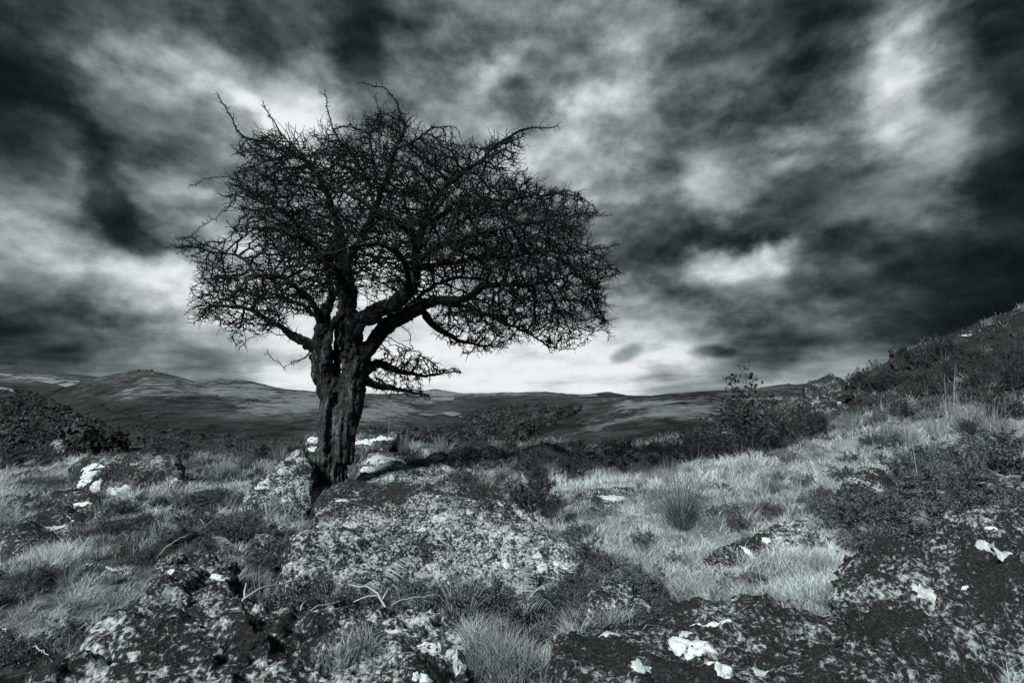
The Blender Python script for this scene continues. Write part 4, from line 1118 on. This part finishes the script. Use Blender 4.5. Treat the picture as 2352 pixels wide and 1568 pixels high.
# coarse map of where boulders stand, to keep blades off them
RX = np.linspace(-14, 14, 561); RY = np.linspace(.8, 13.2, 249); RT = np.full((len(RY), len(RX)), -9.0)
for bvh, lo, hi in BVH:
    for iy in range(np.searchsorted(RY, lo[1]), min(len(RY), np.searchsorted(RY, hi[1]))):
        for ix in range(np.searchsorted(RX, lo[0]), min(len(RX), np.searchsorted(RX, hi[0]))):
            h = bvh.ray_cast(Vector((RX[ix], RY[iy], 6.0)), Vector((0, 0, -1)))
            if h[0] is not None and h[0].z > RT[iy, ix]: RT[iy, ix] = h[0].z
def on_rock(x, y, z):
    ix = np.clip(np.round((x + 14) / .05).astype(int), 0, len(RX) - 1); iy = np.clip(np.round((y - .8) / .05).astype(int), 0, len(RY) - 1)
    return RT[iy, ix] > z + .025
def blades(n, B, h, lean, w, dirs=None):
    """n curved blades: base points, heights, lean distance, base width"""
    an = rng.uniform(0, 2 * math.pi, n) if dirs is None else dirs
    ld = np.stack([np.cos(an), np.sin(an), np.zeros(n)], 1)
    fa = rng.uniform(-.9, .9, n); wd = np.stack([np.cos(fa), np.sin(fa), np.zeros(n)], 1) * (w / 2)[:, None]
    up = np.zeros((n, 3)); up[:, 2] = h
    mid = B + up * .6 + ld * (lean * .35)[:, None]; tip = B + up * np.sqrt(np.clip(1 - (lean / (h * 1.8 + 1e-6)) ** 2, .15, 1))[:, None] + ld * lean[:, None]
    V = np.stack([B - wd, B + wd, mid + wd * .75, mid - wd * .75, tip], 1).reshape(-1, 3)
    o = np.arange(n)[:, None] * 5
    return V, (o + [[3, 2, 4]]), (o + [[0, 1, 2, 3]])
NG = 700000
inv = rng.uniform(0, 1, NG)
p_ = 0.55; Yg = (1.15 ** -p_ + inv * (12.4 ** -p_ - 1.15 ** -p_)) ** (-1 / p_)
tg = rng.uniform(-1.3, 1.45, NG); xg = tg * Yg; zg = G(xg, Yg)
keep = ~on_rock(xg, Yg, zg); xg, Yg, zg = xg[keep], Yg[keep], zg[keep]
L_ = lush(xg, Yg); tall = fbm2(xg, Yg, 1.6, 3, 14.0)
tuft = np.clip(fbm2(xg, Yg, 5.0, 2, 31.0) * 1.6 + .35, 0, 1)
keep = rng.random(len(xg)) < np.clip(.05 + .7 * L_ + .8 * tuft, .12, 1); xg, Yg, zg, L_, tall, tuft = xg[keep], Yg[keep], zg[keep], L_[keep], tall[keep], tuft[keep]
n = len(xg); B = np.stack([xg, Yg, zg - .01], 1)
h = (.014 + .028 * np.clip(.5 + tall, 0, 1.3) + .065 * tuft ** 1.5 + .012 * L_) * rng.uniform(.55, 1.4, n) * (.8 + .05 * Yg)
wv = fbm2(xg, Yg, .6, 2, 23.0) * 5 + .4
V, T, Q = blades(n, B, h, h * rng.uniform(.4, 1.6, n), 0.0013 + .0005 * Yg * rng.uniform(.7, 1.3, n), wv + rng.normal(0, 1.5, n))
me = np_mesh('grass', V, T, Q)
tone = np.clip(-.30 + .82 * np.clip(L_, 0, 1.1) + .45 * tuft + .35 * fbm2(xg, Yg, 13.0, 2, 41.0) + rng.normal(0, .2, n), 0.0, 1)  # blades between tufts toned darker, painting shade into the hollows
set_attr(me, 'tone', np.repeat(tone, 5))
tag(link('grass', me, M['grass']), 'short pale moorland grass covering the knoll', 'grass', kind='stuff')

# ------------------------------------------------------------------ plant prototypes
def bush_meshes(seed, n_stem=26, n_leaf=5200, ll=.05, lw=.012, wide=.8, upw=.35, spiky=False, nm='gorse'):
    r = np.random.default_rng(seed); ms = MB(); mf = MB(); paths = []
    for k in range(n_stem):
        a_ = r.uniform(0, 6.28); e_ = r.uniform(.15, 1.0) ** .8
        tip = np.array([math.cos(a_) * wide * math.sqrt(max(0, 1 - e_ * e_) + .05), math.sin(a_) * wide * math.sqrt(max(0, 1 - e_ * e_) + .05), e_]) * r.uniform(.65, 1.05)
        b0 = np.array([math.cos(a_) * .12 * r.random(), math.sin(a_) * .12 * r.random(), -.05])
        mid_ = b0 * .4 + tip * .55 + r.normal(0, .06, 3)
        C = np.stack([b0, mid_, tip]); tt = np.linspace(0, 1, 6)[:, None]
        C = (1 - tt) ** 2 * C[0] + 2 * tt * (1 - tt) * C[1] + tt ** 2 * C[2] + r.normal(0, .012, (6, 3))
        tube(ms, C, np.linspace(.014, .003, 6), 4, r.uniform(.2, .9)); paths.append(C)
        for q in range(5):
            s0 = r.integers(2, 6); v = (C[s0] - C[s0 - 1]); v = v / np.linalg.norm(v) * .5 + r.normal(0, .6, 3); v[2] += upw; v /= np.linalg.norm(v)
            D_ = np.stack([C[s0], C[s0] + v * .09 + r.normal(0, .01, 3), C[s0] + v * r.uniform(.14, .26)])
            tube(ms, D_, [.005, .004, .002], 3, r.uniform(.2, .9)); paths.append(np.vstack([D_, D_[-1:]]))
    pi_ = r.integers(0, len(paths), n_leaf)
    P = np.array([paths[q][-1 - int(r.integers(0, 3))] * (f := r.random()) + paths[q][-2] * (1 - f) for q in pi_])
    P = P + r.normal(0, .028, (n_leaf, 3)); P = P[P[:, 2] > -.02]; n = len(P)
    out = P * [1, 1, .6] + [0, 0, upw * .4]; out /= np.linalg.norm(out, axis=1, keepdims=True) + 1e-9
    d = out * (.7 if spiky else .35) + r.normal(0, .6, (n, 3)); d /= np.linalg.norm(d, axis=1, keepdims=True)
    s_ = np.cross(d, r.normal(0, 1, (n, 3))); s_ /= np.linalg.norm(s_, axis=1, keepdims=True) + 1e-9
    ln = ll * r.uniform(.5, 1.4, (n, 1)); wd = lw * r.uniform(.6, 1.3, (n, 1))
    if spiky:
        V = np.stack([P - s_ * wd / 2, P + s_ * wd / 2, P + d * ln], 1).reshape(-1, 3); o = np.arange(n)[:, None] * 3
        mf.add(V, o + [[0, 1, 2]], None, np.repeat(r.uniform(0, 1, n), 3))
    else:
        V = np.stack([P, P + d * ln * .5 + s_ * wd, P + d * ln, P + d * ln * .5 - s_ * wd], 1).reshape(-1, 3); o = np.arange(n)[:, None] * 4
        mf.add(V, None, o + [[0, 1, 2, 3]], np.repeat(r.uniform(0, 1, n), 4))
    return ms.mesh(nm + '_stems'), mf.mesh(nm + '_foliage', False)
GORSE = [bush_meshes(40 + k, 30, 4800, .075, .020, .75, .45, True, 'gorse') for k in range(3)]
HEATH = [bush_meshes(60 + k, 26, 6500, .05, .017, .95, .3, False, 'heather') for k in range(3)]
SPRIG = [bush_meshes(80 + k, 7, 380, .06, .018, .3, .6, False, 'sprig') for k in range(3)]
def plant(kind, p, size, label, cat, group, var, stem='stem', leaf='gorse', rz=None, flat=1.0):
    ms, mf = var[int(rng.integers(0, len(var)))]
    o = empty(kind, p, rng.uniform(0, 6.28) if rz is None else rz, size); o.scale = (size, size, size * flat); tag(o, label, cat, group)
    link('stems', ms, M[stem], o); link('foliage', mf, M[leaf], o)
    return o
def on(dx_, dy_): return Vector(hit(dx_, dy_))
# big gorse on the rim
for (x, y, s, lab) in [(1640,1048,.5,'dark spiny gorse bush at the left end of the rim thicket'),(1715,1040,.72,'tallest gorse bush of the rim thicket, with upright sprays'),(1800,1028,.55,'broad black gorse bush beside the squat boulder'),(1590,1050,.42,'small gorse bush under the tall one, next to the rock ridge'),(1860,1000,.5,'gorse bush tucked below the squat boulder')]:
    plant('gorse_bush', on(x, y), s, lab, 'bush', 'gorse bushes on the knoll', GORSE)
for (x, y, s, lab) in [(1215,1098,.26,'dark gorse tuft growing out of the mossy hump'),(1315,1098,.3,'dark gorse bush at the end of the mossy hump'),(1228,1185,.42,'dark twiggy gorse bush behind the broad pale slab')]:
    plant('gorse_bush', on(x, y), s, lab, 'bush', 'gorse bushes on the knoll', GORSE)
for (x, y, s) in [(2070,960,.26),(2130,905,.36),(2190,870,.36),(2260,890,.3),(2310,960,.3),(2050,890,.36),(2230,1000,.2),(2340,890,.4),(2110,850,.45),(2170,830,.45),(2240,830,.3),(2310,830,.3),(2020,900,.4),(2280,865,.3),(2340,850,.3),(1985,890,.36)]:
    plant('gorse_bush', on(x, y), s, 'dark gorse bush on the rising right hand slope', 'bush', 'gorse bushes up the right slope', GORSE)
for (x, y, s, lab) in [(225,1040,.62,'heathery mound of scrub behind the blocky boulder'),(300,1036,.5,'scrub bush right behind the blocky boulder')]:
    plant('heather_bush', on(x, y), s, lab, 'bush', 'scrub along the far rim', HEATH, leaf='heather')
for (x, y, s) in [(60,1040,.5),(130,1034,.45),(20,1030,.5),(370,1040,.42),(430,1046,.36),(480,1042,.4),(540,1048,.4),(620,1052,.36),(660,1050,.3),(10,1075,.4),(95,1070,.35),(580,1060,.35),(410,1062,.3)]:
    plant('heather_bush', on(x, y), s, 'low grey scrub bush along the left rim of the knoll', 'bush', 'scrub along the far rim', HEATH, leaf='heather')
for (x, y, s) in [(1080,1028,.3),(1170,1030,.28),(1250,1032,.28),(1330,1034,.36),(1400,1034,.36),(1440,1036,.36),(1500,1040,.36),(1545,1046,.36),(1470,1050,.28)]:
    plant('heather_bush', on(x, y), s * .62, 'low twiggy scrub bush along the rim above the valley', 'bush', 'scrub along the rim above the valley', HEATH, leaf='heather')
for (x, y, s) in [(2060,1270,.32),(1965,1215,.28),(2130,1170,.34),(2200,1145,.36),(2290,1190,.32),(2340,1110,.42),(2250,1085,.36),(2010,1190,.26),(2080,1215,.3),(2160,1230,.3),(2040,1150,.26),(1920,1180,.2),(2310,1050,.36),(2170,1070,.3),(2100,1100,.3),(2230,1200,.28),(1990,1280,.22)]:
    plant('heather_bush', on(x, y), s, 'dark leafy scrub on the bank above the granite hump', 'bush', 'scrub on the right bank', HEATH, leaf='heather', flat=.75)
for (x, y, s) in [(430,1190,.22),(480,1215,.22),(520,1245,.2),(400,1240,.14),(560,1225,.2),(330,1205,.13),(270,1175,.16),(460,1275,.13),(640,1300,.13),(590,1310,.13),(240,1225,.12),(380,1165,.16),(440,1160,.18),(500,1180,.16)]:
    plant('heather_bush', on(x, y), s, 'scruffy heather clump in the left hand grass', 'bush', 'heather clumps in the left grass', HEATH, leaf='heather', flat=.7)
for (x, y, s) in [(1470,1400,.2),(1500,1370,.16),(1440,1360,.17),(1390,1330,.15),(1350,1290,.18),(1330,1250,.2),(1290,1400,.14),(1240,1420,.14),(1530,1420,.13),(1310,1360,.13),(20,1530,.16),(700,1440,.24),(780,1432,.22),(880,1432,.22),(960,1428,.22),(1040,1430,.22),(620,1425,.22),(1130,1425,.22),(1700,1215,.12),(1650,1195,.12),(1680,1185,.14)]:
    plant('heather_bush', on(x, y), s, 'small dark leafy shrub low in the grass between the slabs', 'bush', 'small shrubs between the slabs', HEATH, leaf='gorse', flat=.8)
for (x, y, s, lab) in [(1850,1112,.17,'dark heather clump at the foot of the rim gorse, in pale grass'),(1960,1064,.18,'heather clump in pale grass below the squat boulder'),(1905,1155,.17,'heather clump between the pale grass and the peaked stone'),(1480,1245,.12,'small heather clump before the large rush tussock'),(1555,1302,.11,'tiny heather clump at the lower end of the tilted slab'),(1860,1255,.14,'heather clump beside the upper end of the tilted slab'),(1735,1345,.10,'tiny heather clump in the grass under the tilted slab'),(1655,1130,.13,'small heather clump behind the large rush tussock'),(2030,1068,.19,'heather clump on the open grass above the peaked stone'),(1770,1180,.12,'small heather clump in the open pale grass')]:
    plant('heather_bush', on(x, y), s, lab, 'bush', 'heather clumps in the pale grass', HEATH, leaf='heather', flat=.7)
# random small dark tufts in the darker turf
cnt = 0
while cnt < 230:
    Y = float(rng.uniform(2.2, 10.5)); x = float(rng.uniform(-1.05, 1.05) * Y); z = gz(x, Y)
    if lush(np.array([x]), np.array([Y]))[0] > (.45 if cnt < 140 else .9) or on_rock(np.array([x]), np.array([Y]), np.array([z]))[0]: continue
    plant('heather_bush', (x, Y, z), float(rng.uniform(.06, .15) * (1.25 if Y > 5 else 1)), 'little dark heather tuft in the turf', 'bush', 'little heather tufts in the turf', HEATH, leaf='heather', flat=.8); cnt += 1
# thin leafy sprays against the sky
for (x, y, s, lab) in [(1972,868,.42,'leafy spray rising above the right skyline beside the square stone'),(1938,880,.3,'thin leafy spray left of the taller one on the right skyline'),(2012,838,.34,'wispy spray leaning against the square stone'),(1818,905,.34,'small spray standing up behind the squat boulder'),(1745,1010,.72,'upright spray topping the rim gorse'),(1700,1015,.98,'tallest leafy spray growing out of the rim gorse'),(2130,790,.4,'spray on the skyline right of the square stone')]:
    plant('leafy_spray', on(x, y + 25), s * 1.3, lab, 'plant', 'sprays on the skyline', SPRIG)

# rush tussocks
def tussock_mesh(seed, n, hmin, hmax, spread):
    r = np.random.default_rng(seed); mb = MB(); seg = 5
    an = r.uniform(0, 6.28, n); rb = .08 * np.sqrt(r.random(n)); B = np.stack([np.cos(an) * rb, np.sin(an) * rb, np.full(n, -.02)], 1)
    a2 = an + r.normal(0, .5, n); out = np.stack([np.cos(a2), np.sin(a2), np.zeros(n)], 1) * (spread * r.uniform(.1, 1.1, n))[:, None]
    H = r.uniform(hmin, hmax, n); w = r.uniform(.0016, .0034, n); fa = r.uniform(-1, 1, n); wd = np.stack([np.cos(fa), np.sin(fa), np.zeros(n)], 1)
    V = []
    for k in range(seg + 1):
        t = k / seg
        c = B + out * (t ** 1.7)[None] if False else B + out * (t ** 1.7)
        c = c + np.stack([np.zeros(n), np.zeros(n), H * (t - .32 * t * t * np.linalg.norm(out, axis=1) / H)], 1)
        ww = (w * (1 - .85 * t))[:, None]; V += [c - wd * ww, c + wd * ww]
    V = np.stack(V, 1).reshape(-1, 3); nv = 2 * (seg + 1); o = np.arange(n)[:, None] * nv
    Q = np.concatenate([o + [[2 * k, 2 * k + 1, 2 * k + 3, 2 * k + 2]] for k in range(seg)])
    mb.add(V, None, Q, np.repeat(r.uniform(0, .55 if seed == 1 else 1, n), nv))
    return mb.mesh('rush_tussock')
TUS = [tussock_mesh(1, 620, .16, .56, .46), tussock_mesh(2, 200, .14, .48, .22), tussock_mesh(3, 16, .5, 1.0, .2)]
def tussock(x, y, s, v, lab, grp='rush tussocks'):
    o = link('rush_tussock', TUS[v], M['rush'], loc=on(x, y)); o.rotation_euler.z = rng.uniform(0, 6); o.scale = (s,) * 3; tag(o, lab, 'grass tussock', grp)
for (x, y, s, v, lab) in [(1565,1212,1.0,0,'large fountain shaped rush tussock in the pale grass'),(1590,1105,.75,2,'tall thin seed stalks standing behind the large tussock'),(1535,1120,.8,1,'pale tuft touching the back of the large tussock'),
        (2215,985,1.0,1,'upright rush clump on the right slope below the skyline'),(2190,975,.8,2,'tall rush stalks rising from the upright clump'),(2155,1010,.9,1,'rush clump left of the upright one on the slope'),
        (510,1092,.9,1,'feathery rush clump between the blocky and the leaning boulder'),(560,1080,.9,1,'second feathery rush clump nearer the leaning boulder'),(640,1060,.7,1,'rush clump behind the leaning boulder'),
        (925,1040,1.0,1,'rush clump in front of the pale tuft beyond the ledge'),(895,1038,.9,2,'thin stalks beside the rush clump beyond the ledge'),(1010,1040,.9,1,'pale tuft of grass on the rim right of the cracked outcrop'),
        (1960,990,.9,1,'rush clump below the squat boulder'),(2135,1165,.75,2,'splayed dry stalks on the bank above the granite hump'),(2280,1000,.9,1,'pale rush clump under the far whaleback rock'),(2090,1020,.8,1,'pale grass clump below the slope gorse'),(2320,1030,.8,1,'rush clump on the slope above the fern bank'),(2040,1000,.7,1,'short rush clump on the open slope'),(2240,1110,.6,1,'grass clump standing in the fern bank'),(2310,1210,.5,1,'dry clump behind the top of the granite hump'),(2010,1150,.5,1,'dry grass clump at the peaked stone'),(1700,1085,.6,2,'thin stalks in front of the rim gorse'),(1885,1135,.55,2,'sparse stalks by the heather at the foot of the gorse'),(1990,1115,.5,2,'bent stalks above the peaked stone'),(1420,1240,.4,2,'dry stalks beside the broad slab'),(2120,1160,.6,1,'dry tuft in front of the splayed stalks'),(1770,1130,.7,1,'thin rush tuft in the middle of the pale grass'),(1830,1125,.6,2,'few tall stalks in the pale grass'),
        (1880,1330,.42,1,'tuft beside the front edge of the granite hump'),(1290,1360,.28,1,'pale tuft below the right end of the broad slab'),(1150,1530,.42,1,'long bright grass between the two front slabs'),(1110,1500,.34,1,'bright grass against the end of the long front slab'),(1200,1560,.36,1,'lowest tuft between the two front slabs'),(1090,1560,.3,1,'tuft at the foot of the long front slab'),
        (1540,1500,.2,1,'little tuft sprouting on the flat dark slab'),(2250,1560,.22,1,'grass tuft at the foot of the granite hump'),(760,1440,.6,1,'grass tuft in the gap behind the long front slab'),(930,1440,.6,1,'bright grass tuft in the gap below the forked stem'),(1060,1430,.6,1,'long grass where the gap meets the end of the long slab'),(600,1440,.6,1,'grass tuft under the curved bleached stem'),(700,1225,.3,1,'grass tuft at the left edge of the broad slab'),(650,1270,.3,1,'paler grass tuft left of the broad slab'),(420,1290,.3,1,'grass tuft behind the knobbly boulder')]:
    tussock(x, y, s, v, lab)

cnt = 0
while cnt < 150:
    Y = float(rng.uniform(2.0, 10.5)); x = float(rng.uniform(-1.05, 1.05) * Y); z = gz(x, Y)
    if on_rock(np.array([x]), np.array([Y]), np.array([z]))[0]: continue
    o = link('grass_tuft', TUS[1], M['rush'], loc=(x, Y, z)); o.rotation_euler.z = rng.uniform(0, 6); s_ = float(rng.uniform(.16, .36) * (1.3 if Y > 5 else 1)); o.scale = (s_ * 1.4, s_ * 1.4, s_)
    tag(o, 'small loose tuft of dry grass in the turf', 'grass tussock', 'small dry grass tufts'); cnt += 1

# bracken
def frond_mesh(seed, L=1.0, n=18):
    r = np.random.default_rng(seed); mb = MB(); t = np.linspace(0, 1, 12)
    C = np.stack([t * 0, t * L * .8, .55 * L * t * (1.35 - t)], 1) + r.normal(0, .006, (12, 3))
    tube(mb, C, np.linspace(.008, .0025, 12), 4, .8)
    for k in range(n):
        s_ = .2 + .78 * k / (n - 1); c = np.array([np.interp(s_, t, C[:, q]) for q in range(3)])
        pl = .27 * L * (1 - (k / n)) ** .8 + .02
        for sd in (-1, 1):
            d = np.array([sd, .38, -.15]) + r.normal(0, .09, 3); d /= np.linalg.norm(d)
            nrm = np.cross(d, [0, 1, .3]); nrm /= np.linalg.norm(nrm); sidev = np.cross(nrm, d)
            tn = r.uniform(.2, 1); wp = .017 * L * (pl / (.27 * L)) ** .4; g_ = []; m_ = 6
            for q in range(m_ + 1):
                f = q / m_; b0 = c + d * pl * f + np.array([0, 0, -.35 * pl * f * f]); ww = wp * (1 - f) ** .7 * (1.25 if q % 2 else .75) + .0008
                g_ += [b0 - sidev * ww, b0 + sidev * ww]
            mb.add(g_, None, [(2 * q, 2 * q + 1, 2 * q + 3, 2 * q + 2) for q in range(m_)], tn)
    return mb.mesh('frond', False)
FR = [frond_mesh(k) for k in range(3)]
def fern(x, y, size, nf, lab, grp='bracken on the knoll', az=None, dark=False):
    if grp == 'bracken on the knoll': size *= 1.05
    base = on(x, y)
    if grp == 'bracken on the right bank': base.z += .03; size *= .8
    o = empty('bracken_fern', base, 0, 1.0); tag(o, lab, 'fern', grp)
    for k in range(nf):
        f = link('frond', FR[int(rng.integers(0, 3))], M['fern'], o)
        a_ = (az + rng.normal(0, .5)) if az is not None else rng.uniform(0, 6.28)
        f.rotation_euler = (rng.uniform(-.1, .6), rng.normal(0, .25), a_); s_ = size * rng.uniform(.6, 1.0); f.scale = (s_, s_, s_)
        f.location = (rng.normal(0, .03), rng.normal(0, .03), -.01)
for (x, y, s, nf, lab) in [(600,1385,.46,4,'pale bracken fern beside the knobbly small boulder'),(660,1392,.46,4,'bracken fern arching onto the left edge of the broad slab'),(725,1400,.44,4,'low bracken fern in front of the broad slab\'s left corner'),(820,1410,.44,4,'bracken fern against the front of the broad slab'),(900,1418,.40,3,'small bracken fern below the forked dead stem'),
        (1130,1410,.42,4,'upright bracken fern at the front of the broad slab near the white lichen'),(1195,1412,.42,4,'bracken fern bending over the right front of the broad slab'),(1260,1425,.38,3,'low bracken between the broad slab and the mossy lump'),(1000,1425,.4,3,'small dark bracken in the gap between the slabs'),(1490,1345,.32,3,'bracken fern in the grass near the tilted slab'),(1400,1480,.24,2,'bracken frond lying at the edge of the flat dark slab'),(1640,1400,.22,3,'short bracken on the back edge of the flat dark slab'),(1270,1200,.32,3,'bracken among the twigs behind the broad slab')]:
    fern(x, y, s, nf, lab)
for (x, y, s) in [(2060,1240,.4),(2110,1250,.4),(2160,1215,.42),(2210,1190,.42),(1985,1260,.32),(2020,1215,.34),(2290,1160,.45),(2335,1150,.45),(2320,1090,.45),(2260,1130,.42),(2180,1150,.4),(2090,1180,.38)]:
    fern(x, y, s, 4, 'arching bracken fern on the shaded right bank', 'bracken on the right bank')
for (x, y, s) in [(460,1230,.3),(540,1265,.3),(500,1205,.3),(420,1215,.28)]:
    fern(x, y, s, 3, 'bracken in the left hand grass before the leaning boulder', 'bracken in the left grass')

# dead stems and twigs
def dead(paths, lab, r=.006, lift=.05, tone=.8):
    mb = MB(); base = None; r *= .62
    for path in paths:
        P = []
        for (x, y, hgt) in path:
            q = at(x, y, hgt) if 1.5 < hgt < 3 else hit(x, y + hgt); k = np.array([q[0], q[1], q[2]]); t, w = D2d(x, y); P.append([t * q[1], q[1], CAM_Z + w * q[1] + .012])
        P = np.array(P)
        if base is None: base = P[0].copy()
        C = catmull(np.hstack([P, np.zeros((len(P), 1))]), .03)[:, :3]; C = C + rng.normal(0, .004, C.shape)
        tube(mb, C - base, np.linspace(r, r * .45, len(C)), 5, tone)
    o = link('dead_stem', mb.mesh('dead_stem'), M['dead'] if tone > .3 else M['rush'], loc=base); tag(o, lab, 'stem', 'dead stems on the ground')
dead([[(510,1462,1.95),(530,1420,2.0),(560,1385,2.05),(590,1362,2.1),(640,1352,2.2),(690,1335,2.3)],[(560,1385,2.05),(562,1345,2.1)],[(545,1400,2.05),(575,1395,2.06),(572,1412,2.06)]], 'bleached curved stem rising beside the knobbly small boulder', .009)
dead([[(535,1472,1.95),(552,1435,2.0),(566,1402,2.02)]], 'straight bleached stick right of the curved stem', .006)
dead([[(620,1450,2.0),(690,1418,2.1),(730,1400,2.15),(780,1390,2.2)],[(690,1418,2.1),(700,1385,2.15)]], 'thin bleached stick under the bracken before the broad slab', .006)
dead([[(887,1402,2.3),(868,1370,2.35),(838,1355,2.4),(800,1350,2.45)],[(868,1370,2.35),(845,1378,2.32),(810,1388,2.3)],[(878,1385,2.32),(892,1358,2.35)]], 'forked white stem lying on the front of the broad slab', .008)
dead([[(650,1478,1.95),(675,1440,2.0),(690,1412,2.05)]], 'short white stick leaning near the long front slab', .006)
dead([[(900,1397,2.3),(950,1380,2.35),(1010,1372,2.4)]], 'thin pale twig right of the forked stem', .005)
dead([[(205,1305,2),(240,1305,3),(270,1318,2),(295,1310,6)],[(215,1303,3),(235,1290,10)]], 'pale broken branch lying in the left grass', .006)
dead([[(360,1290,4),(370,1270,12),(395,1250,24),(430,1235,34)]], 'pale bent twig in the left grass', .006)
dead([[(440,1235,8),(470,1210,24),(500,1190,34),(540,1165,44)],[(470,1210,24),(455,1190,34)]], 'long thin pale twig in front of the leaning boulder', .005)
dead([[(0,1450,20),(60,1480,8),(110,1510,2)],[(60,1480,8),(95,1465,14)]], 'crossed dead twigs in the bottom left grass', .006)
dead([[(95,1430,22),(120,1470,14),(135,1515,4)]], 'thin dead stalk above the crossed twigs', .004)
dead([[(1812,1462,0),(1840,1460,2),(1860,1448,8)],[(1812,1462,0),(1760,1468,0),(1700,1475,0)]], 'hooked pale twig on the flat dark slab', .004)
dead([[(1815,1462,2),(1850,1438,6),(1905,1415,10)]], 'straight twig pointing up the slope behind the flat dark slab', .005)
dead([[(2130,1312,0),(2148,1285,18),(2180,1268,26),(2212,1252,34)]], 'white forked stick leaning on the granite hump', .009)
dead([[(2225,1480,0),(2218,1440,20),(2205,1400,40)],[(2225,1480,0),(2250,1500,0),(2262,1530,0)],[(2225,1480,0),(2180,1490,0),(2140,1500,0)],[(2225,1480,0),(2270,1478,4),(2320,1500,2)]], 'white branching dead stem against the granite hump', .007)
dead([[(1300,1275,6),(1285,1240,26),(1270,1205,46),(1255,1170,60)],[(1285,1240,26),(1262,1222,36)]], 'bare pale stem rising behind the broad slab', .005, tone=.1)
dead([[(1330,1290,6),(1322,1240,34),(1315,1195,56),(1330,1165,70)],[(1322,1240,34),(1340,1215,46)],[(1318,1215,40),(1300,1185,56)]], 'branching dry stem beside the broad slab', .005, tone=.1)
dead([[(1850,1025,10),(1800,975,56),(1780,955,70)]], 'thin bare stem leaning out of the rim gorse', .006, tone=.1)
dead([[(2110,1080,10),(2090,1050,24),(2050,1010,44)]], 'thin bare stem leaning on the right slope', .005, tone=.2)
dead([[(2155,1165,10),(2165,1120,40),(2150,1080,60)],[(2165,1120,40),(2110,1095,60)],[(2165,1120,40),(2190,1085,60)],[(2160,1140,20),(2085,1110,50)]], 'spray of crossing dry stems on the right bank', .004, tone=.25)
dead([[(1385,1480,0),(1460,1470,2),(1520,1462,4)]], 'dry fern rib lying across the flat dark slab', .004)
